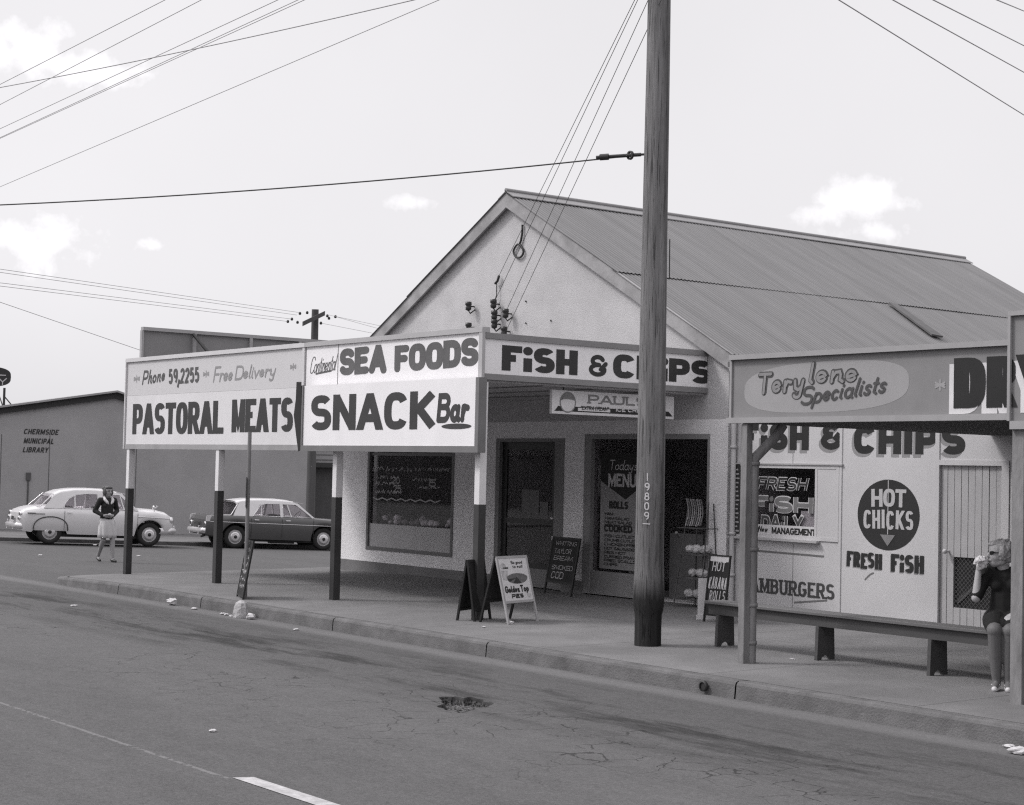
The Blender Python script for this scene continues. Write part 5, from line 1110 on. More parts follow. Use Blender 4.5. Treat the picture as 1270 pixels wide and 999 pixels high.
def pies(pl, a0, a1, b0, b1, t, p):
    W_, H_ = a1 - a0, b1 - b0; P_ = lambda x, y: (a0 + x * W_, b0 + y * H_)
    mb = MB(); x, y = P_(.55, .90 - .035); text(mb, pl, 'So good', a0 + .42 * W_, b0 + .86 * H_, .42 * W_, .075 * H_, sw=.2, rnd=True, script=True); text(mb, pl, 'to eat!', a0 + .46 * W_, b0 + .765 * H_, .36 * W_, .07 * H_, sw=.2, rnd=True, script=True)
    text(mb, pl, 'Golden', a0 + .05 * W_, b0 + .185 * H_, .52 * W_, .165 * H_, sw=.23, rnd=True, script=True, gap=.0); text(mb, pl, 'Top', a0 + .60 * W_, b0 + .19 * H_, .30 * W_, .17 * H_, sw=.23, rnd=True, script=True, gap=.0); text(mb, pl, 'PIES', a0 + .25 * W_, b0 + .055 * H_, .42 * W_, .10 * H_, sw=.28, gap=.1)
    mb.slab(pl, a0 + .1 * W_, a0 + .3 * W_, b0 + .755 * H_, b0 + .79 * H_, .001, .002); mb.build('lettering', M_black(), p)
    mb = MB(); cx, cy = P_(.56, .53); mb.poly([pl.p(cx + .37 * W_ * math.cos(R(k)) * (1 if math.sin(R(k)) > 0 else 1), cy + (.11 if math.sin(R(k)) > 0 else .14) * H_ * math.sin(R(k)), .002) for k in range(0, 360, 12)]); mb.build('pie_picture', mat('pie_crust', .13, .7, .3, 25), p)
    mb = MB(); mb.poly([pl.p(cx - .02 * W_, cy + .03 * H_, .003), pl.p(cx - .17 * W_, cy - .125 * H_, .003), pl.p(cx + .13 * W_, cy - .135 * H_, .003)]); mb.poly([pl.p(cx - .36 * W_, cy - .01 * H_, .0026), pl.p(cx - .3 * W_, cy - .09 * H_, .0026), pl.p(cx - .05 * W_, cy - .01 * H_, .0026)]); mb.build('pie_filling', mat('pie_dark', .04, .7, .3, 25), p)
    mb = MB(); x, y = P_(.13, .68); ellipse(mb, pl, x, y + .14 * H_, .1 * W_, .07 * H_, .002); mb.prism([pl.p(x - .08 * W_, y - .18 * H_, .001), pl.p(x + .07 * W_, y - .2 * H_, .001), pl.p(x + .14 * W_, y + .03 * H_, .001), pl.p(x - .1 * W_, y + .04 * H_, .001)], pl.n * .001); x, y = P_(.88, .1); ellipse(mb, pl, x, y, .07 * W_, .05 * H_, .002); mb.build('faint_picture', mat('faded_print', .42, .8, .3, 14), p)
q = mid((634, 775), (670, 770))
a_frame('white sandwich board with a pie picture and bold black lettering', (q[0] - .27, q[1] - .05), R(107), .64, .80, .22, .30, mat('pie_board_white', .60, .5, .05, 4), mat('board_frame_timber', .34, .7, .12), cb_, cf, writing=pies)
def fishlist(pl, a0, a1, b0, b1, t, p):
    W_, H_ = a1 - a0, b1 - b0; mb = MB()
    for s, y, x0, x1, h in (('WHITTING', .85, .12, .94, .10), ('TAYLOR', .655, .12, .78, .11), ('BREAM', .49, .14, .88, .11), ('SMOKED', .27, .12, .94, .11), ('COD', .06, .14, .62, .17)): text(mb, pl, s, a0 + x0 * W_, b0 + y * H_, (x1 - x0) * W_, h * H_, sw=.13, rnd=True, slant=.12, wob=.05, gap=.1)
    mb.build('chalk_writing', chalk, p)
q = mid((684, 737), (718, 739)); fx = on(2, .035, 701, 738)
a_frame('black chalkboard listing whiting, bream and smoked cod beside the shop door', (fx.x + .03, 3.50), R(-6), .74, .84, .16, .20, cb_, cf, writing=fishlist, back=False)
def scr(pl, a0, a1, b0, b1, t, p):
    mb = MB(); rr = random.Random(9); W_, H_ = a1 - a0, b1 - b0
    for k in range(6): scrawl(mb, pl, a0 + .1 * W_, b0 + (.82 - .14 * k) * H_, .8 * W_, .08 * H_, .012, rr)
    mb.build('chalk_writing', chalk, p)
q = on(2, footz(-.1, -.2), 578, 770); a_frame('plain black sandwich board standing close behind the corner post', (q.x - .03, q.y + .14), R(114), .42, .74, .13, .16, cb_, cf)
q = on(2, footz(-4, -1), 297, 742); a_frame('black sandwich board with faint chalk scrawl leaning on the thin street sign post', (q.x + .05, q.y + .13), R(-20), .58, .80, .14, .03, cb_, cf, writing=scr, back=False)
# hot kabana board leaning at the end of the bench
KPx = on(1, 2.4, 893, 720); kt = thing('chalkboard', 'black chalkboard reading HOT KABANA ROLLS with white top strip by the bench end', 'sign board', (KPx.x, 2.4, footz(KPx.x, 2.4)))
KP = Plane((0, 2.4, 0), (1, 0, 0), (0, .12, 1)); a0, b1 = KP.uv(880.5, 687.5); a1, _ = KP.uv(906.5, 687.5); b0 = footz(0, 2.4)
mb = MB(); mb.slab(KP, a0, a0 + .02, b0, b1, -.02, .006); mb.slab(KP, a1 - .02, a1, b0, b1, -.02, .006); mb.slab(KP, a0 + .02, a1 - .02, b1 - .02, b1, -.02, .006); mb.build('frame', cf, kt)
mb = MB(); mb.slab(KP, a0 + .02, a1 - .02, b0 + .08, b1 - .085, -.012, 0); p = mb.build('panel', cb_, kt); mb = MB(); mb.slab(KP, a0 + .02, a1 - .02, b1 - .084, b1 - .021, -.012, .001); mb.build('white_strip', mat('strip_white', .5, .7), kt)
mb = MB(); hk = (KP.uv(893, 700)[1] - KP.uv(893, 712)[1]); Wk = a1 - a0
for s, yb, x0, x1 in (('HOT', 709, .18, .80), ('KABANA', 731, .08, .95), ('ROLLS', 746, .18, .92)): text(mb, KP, s, a0 + x0 * Wk, KP.uv(893, yb)[1], (x1 - x0) * Wk, hk * (1.2 if s == 'KABANA' else 1.05), sw=.105, rnd=True, wob=.04, gap=.1, slant=.08)
mb.build('chalk_writing', chalk, p)
# small white board next to it, seen nearly edge on
NP = Plane((0, 2.32, 0), (.75, -.62, 0), (0, .0, 1)); o = on(1, 2.6, 877, 753); z0 = footz(o.x, o.y)
NP = Plane((o.x, o.y, z0), Vector((.45, .89, 0)), Vector((-.10, .10, 1)))
wt = thing('folding_sign', 'narrow white sign board seen edge on beside the kabana chalkboard', 'sign board', (o.x, o.y, z0)); mb = MB(); mb.slab(NP, -.12, .26, .0, .52, -.015, 0); p = mb.build('panel', mat('strip_white2', .52, .6), wt); mb = MB(); mb.slab(NP, -.14, .28, -.0, .06, .001, .03); mb.build('foot', mat('strip_white2', .52), wt)
mb = MB(); ellipse(mb, NP, .09, .36, .07, .06, .002); mb.build('faint_picture', mat('faded_print', .42), p); mb = MB(); text(mb, NP, 'Go', .02, .12, .2, .10, sw=.16, rnd=True, script=True, h0=.003); mb.build('lettering', M_black(), p)
# street sign post seen edge on
q = on(2, footz(-4, -1), 304, 742); sp_ = thing('sign_post', 'slim steel street sign post with its plate edge on by the kerb', 'sign post', (q.x, q.y, footz(q.x, q.y))); zt = on(1, q.y, 311, 536).z; zm = on(1, q.y, 308, 592).z
mb = MB(); mb.tube([(q.x, q.y, sp_.location.z), (q.x, q.y, zt)], .028, 10); mb.build('pole', mat('sign_post_steel', .20, .6, .1, 4), sp_)
d_ = (Vector((CAM.x, CAM.y, 0)) - Vector((q.x, q.y, 0))).normalized(); pl = Plane((q.x, q.y, 0), d_); mb = MB(); mb.slab(pl, -.16, .16, zm - .42, zm - .0, .029, .034); mb.build('plate', mat('plate_edge', .10, .6), sp_)

# ------------------------------------------------------------------ newspaper and grocery rack at the open doorway
q0, q1 = on(2, footz(-1, 3.2), 835, 747), on(2, footz(-1, 3.2), 868, 742)
rkx, rky = (q0.x + q1.x) / 2, 3.50; rk = thing('wire_rack', 'spindly wire stand of newspapers and packets at the open shop doorway', 'rack', (rkx, rky, footz(0, 3.4)))
ru = Plane((0, rky, 0), (1, 0, 0)); ra, rb_ = ru.uv(836, 700)[0], ru.uv(869, 700)[0]; z0 = footz(0, 3.4); ztp = ru.uv(850, 624)[1]
mb = MB()
for a, o in ((ra, 0), (rb_, 0), (ra + .05, .36), (rb_ - .02, .36)): mb.tube([(a, rky + o, z0), (a + (.10 if a < (ra + rb_) / 2 else -.03), rky + .16 + o * .3, ztp)], .009, 6)
for z in (z0 + .12, z0 + .40, z0 + .72, ztp - .34): mb.tube([(ra + .03, rky + .02, z), (rb_ - .01, rky + .02, z), (rb_ - .01, rky + .34, z), (ra + .05, rky + .34, z), (ra + .03, rky + .02, z)], .007, 6)
mb.build('frame', mat('rack_wire', .09, .5), rk)
mb = MB()
for z in (z0 + .40, z0 + .72): mb.box((ra + .06, rky + .03, z + .01), (rb_ - .02, rky + .33, z + .02))
mb.build('shelf', mat('rack_tray', .10, .6), rk)
rr = random.Random(8)
def loose(name, label, cat, group, mb, m): return tag(mb.build(name, m), label, cat, group)
for i in range(8):
    x = ra + .15 + i * (rb_ - ra - .2) / 8; mb = MB(); zz = ru.uv(850, 652)[1]; dx_ = (rb_ - ra - .2) / 8
    P_ = []; n_ = 6
    vs = [];
    for k in range(n_ + 1):
        t = k / n_; vs += [(x, rky + .05 + .05 * math.sin(t * 3), zz + t * .36), (x + dx_ * .86, rky + .03 + .05 * math.sin(t * 3), zz + t * .36 + rr.uniform(-.008, .008))]
    mb.add(vs, [(2 * k, 2 * k + 1, 2 * k + 3, 2 * k + 2) for k in range(n_)]); mb.add([Vector(v) + Vector((0, .015, 0)) for v in vs], [(2 * k + 2, 2 * k + 3, 2 * k + 1, 2 * k) for k in range(n_)])
    loose('newspaper', 'folded newspaper or magazine standing in the top of the wire rack', 'newspaper', 'papers in the rack', mb, mat('news_%d' % (i % 3), (.55, .36, .6)[i % 3], .8, .35, 40))
for i in range(11):
    w_ = rr.uniform(.13, .20); lvl = (z0 + .74, z0 + .42, z0 + .74, z0 + .14)[i % 4]; x = ra + .07 + ((i // 4) / 3 + rr.random() * .12) * (rb_ - ra - .2); mb = MB(); mb.ball((x + w_ / 2, rky + .14 + .05 * (i % 3), lvl + .055), (w_ / 2, .07, .06), 10, 7, .12)
    loose('bread_packet', 'pale wrapped packet lying on the wire rack shelves', 'packet', 'packets on the rack', mb, mat('packet_wrap', .5, .35, .3, 25))
# ------------------------------------------------------------------ litter
def crumple(px, py, r_, label, m, plane_z=None, sq=1, group=None):
    z = plane_z; q = on(2, z, px, py); mb = MB(); mb.ball((q.x, q.y, z + r_ * .55 * sq), (r_, r_, r_ * .7 * sq), 9, 6, .28); return tag(mb.build('crumpled_paper', m), label, 'litter', group)
gz_ = -.165
crumple(213, 750, .07, 'crumpled white paper against the kerb below the first striped post', M_paper(), -.16); crumple(311, 768, .06, 'crumpled white paper in the gutter just right of the upright lump', M_paper(), gz_)
crumple(241, 756, .045, 'tiny white scrap in the gutter between two crumpled papers', M_paper(), gz_, .5)
crumple(1264, 935, .075, 'crumpled white wrapper lying at the lower right edge of the road', M_paper(), gz_, .55); crumple(1251, 927, .045, 'small white wrapper scrap beside the larger wrapper at the right edge', M_paper(), gz_, .4)
crumple(264, 908, .028, 'tiny bright scrap alone on the open road', M_paper(), gz_, .6); crumple(632, 774, .05, 'small white paper lying at the foot of the pie sandwich board', M_paper(), footz(0, 0), .6); crumple(600, 778, .022, 'tiny white scrap on the footpath near the corner post', M_paper(), footz(0, 0), .4)
for i, (px, py) in enumerate(((281, 763), (287, 765), (276, 762), (367, 782))): crumple(px, py, .035, 'tiny white scraps strewn along the gutter', M_paper(), gz_, .5, 'gutter scraps')
for i, (px, py) in enumerate(((118, 676.5), (172, 690), (50, 689))): crumple(px, py, .05, 'tiny white scraps lying on the road near the crossing woman', M_paper(), roadz(-15, 1.5) if py < 700 else gz_, .3, 'road scraps')
crumple(92, 752, .05, 'tiny white scrap alone on the road just before the kerb corner', M_paper(), gz_, .3); crumple(983, 818, .03, 'tiny pale scrap on the footpath under the bench', M_paper(), footz(0, .3), .3)
q = on(2, gz_, 299, 766); mb = MB(); vs = []
for k, z in enumerate((0, .06, .13, .19, .22)):
    for j in range(10):
        t = 2 * math.pi * j / 10; r_ = (.125, .12, .11, .085, .03)[k] * (1 + .12 * math.sin(3 * t + k)); vs.append((q.x + r_ * math.cos(t), q.y + r_ * .8 * math.sin(t), gz_ + z))
mb.add(vs, [(k * 10 + j, k * 10 + (j + 1) % 10, (k + 1) * 10 + (j + 1) % 10, (k + 1) * 10 + j) for k in range(4) for j in range(10)]); mb.add(vs[-10:], [tuple(range(10))]); tag(mb.build('stone_block', mat('pale_lump', .36, .9, .2, 14, .6, 30)), 'upright pale lump of stone standing in the gutter against the kerb', 'stone')

# ------------------------------------------------------------------ cars
def lerp_tab(tab, x):
    if x <= tab[0][0]: return tab[0][1]
    for (a, fa), (b, fb) in zip(tab[:-1], tab[1:]):
        if x <= b: t = (x - a) / (b - a); return fa + (fb - fa) * (t * t * (3 - 2 * t) * .5 + t * .5)
    return tab[-1][1]
def car(name, label, loc, paint, roofp, prof, spat, era):
    t = thing(name, label, 'car', loc, R(80)); t.rotation_euler = (0, R(1.4), R(80))
    def B(mb, n, m, par=t, **k): return mb.build(n, m, par, world=False, **k)
    x0, x1 = prof['len']; wx = 1.335; wr = .325
    def zb(x):
        z = lerp_tab(prof['sill'], x)
        for a, r_ in ((wx, .40), (-wx, .40 if not spat else 0)):
            d = abs(x - a)
            if r_ and d < r_: z = max(z, wr - .01 + math.sqrt(r_ * r_ - d * d) * .98)
        if spat and abs(x + wx) < .44: z = max(z, .36)
        return z
    xs = [x0 + (x1 - x0) * i / 110 for i in range(111)]; xs = sorted(xs + [a + s * (.40 - e) for a in (wx, -wx) for s in (1, -1) for e in (.001, .012, .03)])
    mb = MB(); rows = []
    for x in xs:
        zt = lerp_tab(prof['top'], x); hw = lerp_tab(prof['hw'], x); cr = lerp_tab(prof['crown'], x); z0 = zb(x); zw = max(z0 + .02, prof['waist'])
        sec = [(hw * .935, z0), (hw * .985, min(zw, z0 + (zw - z0) * .5)), (hw, zw), (hw * .99, zw + (zt - zw) * .55), (hw * prof['shoulder'], zt - .022), (hw * (prof['shoulder'] - .05), zt), (hw * .55, zt + cr * .8), (0, zt + cr)]
        rows.append([(x, -y, z) for y, z in sec] + [(x, y, z) for y, z in sec[-2::-1]])
    m_ = len(rows[0]); mb.add([p for r_ in rows for p in r_], [(i * m_ + k, i * m_ + k + 1, (i + 1) * m_ + k + 1, (i + 1) * m_ + k) for i in range(len(rows) - 1) for k in range(m_ - 1)], True)
    mb.add(rows[0], [tuple(range(m_))]); mb.add(rows[-1], [tuple(range(m_ - 1, -1, -1))])
    body = B(mb, 'body', paint)
    mb = MB(); mb.box((x0 + .9, -.62, .2), (x1 - .75, .62, .30)); mb.box((x0 + .3, -.58, .301), (x1 - .3, .58, .6)); B(mb, 'underbody', M_dark())
    # greenhouse
    zb_, zr = prof['belt'], prof['roofz']
    def gp(x, z, s=-1, inn=0): 
        q = (z - zb_) / (zr - zb_); return Vector((x, s * (prof['hw0'] * .93 - q * .165 - inn - .03 * q * q), z))
    rf = prof['roof']  # side outline of the roof: list of (x,z)
    mb = MB(); rows = []
    for x, z in rf:
        e = gp(x, z - .055).y; rows.append([(x, e, z - .07), (x, e * .985, z - .035), (x, e * .86, z - .008), (x, e * .5, z + .012), (x, 0, z + .018)]); rows[-1] += [(a, -b, c) for a, b, c in rows[-1][-2::-1]]
    m_ = len(rows[0]); mb.add([p for r_ in rows for p in r_], [(i * m_ + k, i * m_ + k + 1, (i + 1) * m_ + k + 1, (i + 1) * m_ + k) for i in range(len(rows) - 1) for k in range(m_ - 1)], True)
    inner = [[(a, b * .97, c - .03) for a, b, c in r_] for r_ in rows]; mb.add([p for r_ in inner for p in r_], [(i * m_ + k, (i + 1) * m_ + k, (i + 1) * m_ + k + 1, i * m_ + k + 1) for i in range(len(rows) - 1) for k in range(m_ - 1)], True)
    B(mb, 'roof', roofp)
    for s in (-1, 1):
        for nm, pts in prof['pillars']:
            mb = MB(); mb.prism([gp(x, z, s) for x, z in pts], (0, -s * .05, 0)); B(mb, nm, roofp if nm != 'pillar' or era else paint)
        for pts in prof['panes']:
            mb = MB(); A_ = [gp(x, z, s, .018) for x, z in pts]; mb.prism(A_, (0, -s * .005, 0)); B(mb, 'window', glass('car_glass', .95))
            mb = MB(); mb.tube([gp(x, z, s, -.002) for x, z in pts + pts[:1]], .009, 5); B(mb, 'window_trim', M_chrome())
        for x in prof['doorlines']:
            mb = MB(); hw = lerp_tab(prof['hw'], x); mb.tube([(x, s * (hw * .99 + .0), .32), (x, s * (hw + .001), prof['waist']), (x, s * (hw * .992), zb_ - .06)], .0055, 4); B(mb, 'door_gap', M_dark())
        for x in prof['handles']:
            mb = MB(); hw = lerp_tab(prof['hw'], x); mb.tube([(x - .07, s * (hw + .02), zb_ - .10), (x + .06, s * (hw + .025), zb_ - .10)], .014, 6); B(mb, 'door_handle', M_chrome())
        mb = MB(); tr = prof['trim']
        for (xa, za), (xb, zb2) in zip(tr[:-1], tr[1:]):
            n_ = 12; mb.tube([(xa + (xb - xa) * i / n_, s * (lerp_tab(prof['hw'], xa + (xb - xa) * i / n_) * prof['trimw'] + .004), za + (zb2 - za) * i / n_) for i in range(n_ + 1)], .009, 5)
        B(mb, 'side_trim', M_chrome())
        # lamps
        for x, z, rr_, nm in prof['lamps']:
            mb = MB(); mb.lathe((x, s * .66, z), (1 if x > 0 else -1, 0, 0), [(rr_ * 1.15, -.05), (rr_ * 1.15, .03), (rr_, .035)], 16); l = B(mb, nm, M_chrome()); mb = MB(); mb.lathe((x, s * .66, z), (1 if x > 0 else -1, 0, 0), [(rr_, .032), (rr_ * .6, .05), (0, .055)], 16); B(mb, 'lens', mat('lamp_lens' if x > 0 else 'tail_lens', .5 if x > 0 else .06, .15), l)
        for a in (wx, -wx):
            w = MB(); c = (a, s * .70, wr); w.lathe(c, (0, s, 0), [(.20, -.10), (.30, -.10), (wr - .005, -.07), (wr, 0), (wr - .005, .05), (.305, .075), (.22, .08), (.20, .06)], 32); wo = B(w, 'wheel', M_rubber())
            w = MB(); w.lathe(c, (0, s, 0), [(.218, .078), (.205, .05), (.17, .045), (.155, .065), (.15, .066)], 32); B(w, 'rim', mat('rim_paint', prof['rim'], .4), wo)
            w = MB(); w.lathe(c, (0, s, 0), [(.15, .06), (.14, .085), (.10, .098), (.06, .09), (.045, .10), (0, .105)], 28); B(w, 'hubcap', M_chrome(), wo); w = MB(); w.lathe(c, (0, s, 0), [(.05, .098), (.045, .108), (0, .109)], 16); B(w, 'hub_badge', M_dark(), wo)
        if spat:
            w = MB(); pts = [(-wx + .45 * math.cos(R(k)), s * (lerp_tab(prof['hw'], -wx) + .006), .37 + .36 * math.sin(R(k)) ** .7) for k in range(0, 181, 9)]; w.tube(pts, .014, 5); B(w, 'wheel_spat', mat('spat_edge', .05, .6))
    # glass front and rear
    for k, (ba, tp) in (('windscreen', prof['front']), ('rear_window', prof['rear'])):
        mb = MB(); n_ = 10; vs = []
        for (x, z), bow in ((ba, .16 if k == 'windscreen' else -.1), (tp, .08 if k == 'windscreen' else -.05)):
            h = abs(gp(x, max(z, zb_)).y) - .02
            for i in range(n_ + 1): y = -h + 2 * h * i / n_; vs.append((x + bow * (1 - (y / h) ** 2), y, z))
        mb.add(vs, [(i, i + 1, n_ + 2 + i, n_ + 1 + i) for i in range(n_)], True); B(mb, k, glass('car_glass', .95))
        mb = MB(); mb.tube(vs[:n_ + 1], .010, 6); mb.tube(vs[n_ + 1:], .010, 6); mb.tube([vs[0], vs[n_ + 1]], .012, 6); mb.tube([vs[n_], vs[-1]], .012, 6); B(mb, k + '_trim', M_chrome())
    # bumpers
    for x, sg_, z in ((x0, -1, prof['bump'][0]), (x1, 1, prof['bump'][1])):
        mb = MB(); vs = []; n_ = 14
        for i in range(n_ + 1):
            y = -.80 + 1.6 * i / n_; xx = x + sg_ * (.10 - .02 * (y / .8) ** 2) - sg_ * (.45 * max(0, abs(y) - .70) / .1)
            vs += [(xx - sg_ * .03, y, z - .07), (xx + sg_ * .02, y, z - .03), (xx + sg_ * .02, y, z + .04), (xx - sg_ * .03, y, z + .08)]
        mb.add(vs, [(i * 4 + k, (i + 1) * 4 + k, (i + 1) * 4 + k + 1, i * 4 + k + 1) for i in range(n_) for k in range(3)], True); b = B(mb, 'bumper', M_chrome())
        mb = MB()
        for y in (-.4, .4): mb.box((x + sg_ * .06 - .05, y - .035, z - .1), (x + sg_ * .12 + .02, y + .035, z + .14))
        B(mb, 'overrider', M_chrome(), b, bevel=.015)
        mb = MB(); px = x + sg_ * .055
        if sg_ < 0: mb.box((px - .002, -.17, z + .14), (px, .17, z + .24)); B(mb, 'number_plate', mat('number_plate', .05, .5))
        else: mb.box((px - .05, -.55, z + .12), (px, .55, z + .30)); B(mb, 'grille', mat('grille_dark', .1, .4))
    # cabin
    for x in (-.55, .35):
        mb = MB(); mb.box((x - .25, -.62, .35), (x + .28, .62, .62)); mb.box((x - .32, -.62, .5), (x - .16, .62, zb_ + .06)); B(mb, 'seat', mat('seat_trim', .12, .8), bevel=.04)
    mb = MB(); mb.lathe((.62, .34 * prof['drv'], zb_ + .02), (-.75, 0, .55), [(.185, -.008), (.195, 0), (.185, .008), (.18, 0)], 24); mb.tube([(.62, .34 * prof['drv'], zb_ + .02), (.85, .34 * prof['drv'], zb_ - .12)], .02, 6); B(mb, 'steering_wheel', M_dark())
    for fn in prof.get('extra', ()): fn(B, t)
    return t
FE = dict(len=(-2.11, 1.99), sill=[(-2.3, .38), (-1.8, .31), (-1.2, .28), (1.5, .27), (1.8, .36), (2.1, .42)],
          top=[(-2.11, .80), (-2.02, .88), (-1.65, .945), (-1.2, .965), (0, .955), (1.0, .955), (1.5, .935), (1.8, .885), (1.94, .82), (1.99, .74)],
          hw=[(-2.11, .70), (-1.98, .79), (-1.6, .84), (0, .85), (1.4, .84), (1.8, .80), (1.99, .70)],
          crown=[(-2.11, .0), (-1.9, .06), (-1.2, .08), (-1.0, .0), (.85, .0), (1.05, .07), (1.75, .07), (1.99, .02)], waist=.62, shoulder=.94, belt=.955, roofz=1.50, hw0=.85,
          roof=[(-1.30, 1.27), (-1.22, 1.36), (-1.05, 1.43), (-.7, 1.485), (-.3, 1.50), (.1, 1.495), (.35, 1.465), (.50, 1.42), (.56, 1.385)],
          pillars=[('pillar', [(-1.52, .955), (-1.02, .955), (-.98, 1.08), (-.86, 1.24), (-.66, 1.34), (-.4, 1.37), (.35, 1.37), (.52, 1.36), (.56, 1.40), (.3, 1.43), (-.6, 1.43), (-1.12, 1.36), (-1.28, 1.25)]), ('pillar', [(-.10, .955), (.02, .955), (.02, 1.372), (-.10, 1.372)]), ('pillar', [(.92, .955), (1.0, .955), (.56, 1.40), (.50, 1.372)]), ('quarterlight_bar', [(-.72, .955), (-.69, .955), (-.69, 1.33), (-.72, 1.32)]), ('quarterlight_bar', [(.60, .955), (.63, .955), (.52, 1.36), (.49, 1.36)])],
          panes=[[(-1.0, .97), (-.11, .97), (-.11, 1.36), (-.4, 1.36), (-.65, 1.33), (-.85, 1.23), (-.97, 1.08)], [(.03, .97), (.90, .97), (.50, 1.36), (.03, 1.36)]],
          doorlines=[-.98, -.04, .98], handles=[-.85, .12], trim=[(.98, .80), (1.88, .77)], trimw=.995, lamps=[(1.94, .72, .085, 'headlamp'), (-2.09, .78, .05, 'tail_lamp'), (-2.11, .66, .045, 'tail_lamp')],
          front=((.98, .96), (.55, 1.40)), rear=((-1.62, .99), (-1.27, 1.33)), bump=(.46, .43), drv=-1, rim=.42)
def fe_extra(B, t):
    mb = MB(); mb.tube([(1.62, 0, 1.0), (1.75, 0, 1.08), (1.70, 0, 1.10)], .02, 6); mb.tube([(1.45, -.72, .93), (1.44, -.74, 1.02)], .012, 6); mb.lathe((1.42, -.75, 1.06), (-1, 0, 0), [(0, -.03), (.05, -.02), (.06, .02), (.0, .025)], 12); B(mb, 'wing_mirror', M_chrome())
    mb = MB()
    for y0, y1 in ((-.6, .6),): mb.prism([(.42, -.60, 1.43), (.42, .60, 1.43), (.78, .56, 1.36), (.78, -.56, 1.36)], (0, 0, .02))
    B(mb, 'sun_visor', mat('visor_paint', .5, .4))
    mb = MB(); mb.tube([(-1.95, -.838, .80), (-1.5, -.85, .80)], .012, 5); mb.tube([(-1.95, -.838, .81), (-1.75, -.846, .81)], .02, 5); B(mb, 'badge', M_trim())
FE['extra'] = (fe_extra,)
EJ = dict(len=(-2.20, 2.05), sill=[(-2.4, .40), (-1.9, .33), (-1.2, .27), (1.5, .26), (1.8, .34), (2.1, .42)],
          top=[(-2.20, .78), (-2.13, .88), (-2.0, .915), (-1.3, .93), (0, .92), (1.0, .905), (1.7, .875), (2.0, .83), (2.1, .72)],
          hw=[(-2.20, .76), (-2.08, .82), (-1.6, .85), (0, .86), (1.5, .85), (1.95, .82), (2.1, .76)],
          crown=[(-2.20, .0), (-2.1, .01), (-1.2, .01), (-1.0, .0), (.85, .0), (1.05, .03), (1.9, .03), (2.1, .01)], waist=.60, shoulder=.975, belt=.92, roofz=1.42, hw0=.86,
          roof=[(-1.32, 1.325), (-1.2, 1.365), (-.9, 1.405), (-.5, 1.42), (0, 1.42), (.3, 1.40), (.46, 1.36), (.52, 1.32)],
          pillars=[('rear_pillar', [(-1.42, .92), (-.86, .92), (-.72, 1.10), (-.62, 1.26), (-.40, 1.30), (.36, 1.30), (.50, 1.29), (.52, 1.33), (.3, 1.36), (-.6, 1.37), (-1.18, 1.33), (-1.24, 1.28)]), ('pillar', [(-.02, .92), (.05, .92), (.05, 1.302), (-.02, 1.302)]), ('pillar', [(.94, .92), (1.02, .92), (.53, 1.33), (.46, 1.302)]), ('quarterlight_bar', [(-.62, .92), (-.60, .92), (-.55, 1.26), (-.57, 1.26)]), ('quarterlight_bar', [(.30, .92), (.33, .92), (.22, 1.29), (.19, 1.29)])],
          panes=[[(-.84, .935), (-.03, .935), (-.03, 1.29), (-.4, 1.29), (-.6, 1.25), (-.71, 1.10)], [(.06, .935), (.93, .935), (.47, 1.29), (.06, 1.29)]],
          doorlines=[-.9, .02, .98], handles=[-.75, .2], trim=[(-2.1, .74), (2.0, .70)], trimw=.992, lamps=[(2.05, .66, .085, 'headlamp'), (-2.19, .66, .06, 'tail_lamp')],
          front=((1.0, .92), (.52, 1.32)), rear=((-1.50, .935), (-1.24, 1.30)), bump=(.47, .43), drv=-1, rim=.40)
def ej_extra(B, t):
    mb = MB()
    for s in (-1, 1): mb.prism([(-2.215, s * .80, .74), (-2.20, s * .80, .90), (-2.05, s * .80, .925), (-2.09, s * .80, .74)], (0, -s * .05, 0))
    B(mb, 'tail_fin', M_chrome()); mb = MB(); mb.prism([(.40, -.58, 1.365), (.40, .58, 1.365), (.74, .54, 1.31), (.74, -.54, 1.31)], (0, 0, .02)); B(mb, 'sun_visor', mat('visor_paint', .5, .4)); mb = MB(); mb.tube([(-2.14, -.5, .34), (-2.26, -.5, .30)], .03, 8); B(mb, 'exhaust_pipe', M_dark())
    mb = MB(); mb.box((-.2, -.6, .16), (.5, -.3, .22)); B(mb, 'sill_step', M_dark())
EJ['extra'] = (ej_extra,)
def paintm(n, b): return mat(n, b, .22, .03, 3, spec=.6)
def put(px, py, dist): P_ = CAM + ray(px, py) * dist; return P_
P_ = put(60, 675, 44.9); L_ = P_ + CDIR * 1.335 + CN * .70; L_.z = sidez(P_ + CDIR * 1.335); dz1 = (P_.z - sidez(P_))
L_.z = P_.z - .035
car('parked_car', 'pale rounded sedan with skirted rear wheel parked by the library wall', L_, paintm('car_cream', .60), paintm('car_cream', .60), FE, True, 0)
P_ = put(290, 680, 48.2); L_ = P_ + CDIR * 1.335 + CN * .70; L_.z = P_.z - .035
car('parked_car', 'dark sedan with white roof and chrome side strip parked behind the posts', L_, paintm('car_dark', .075), paintm('car_white_roof', .58), EJ, False, 1)

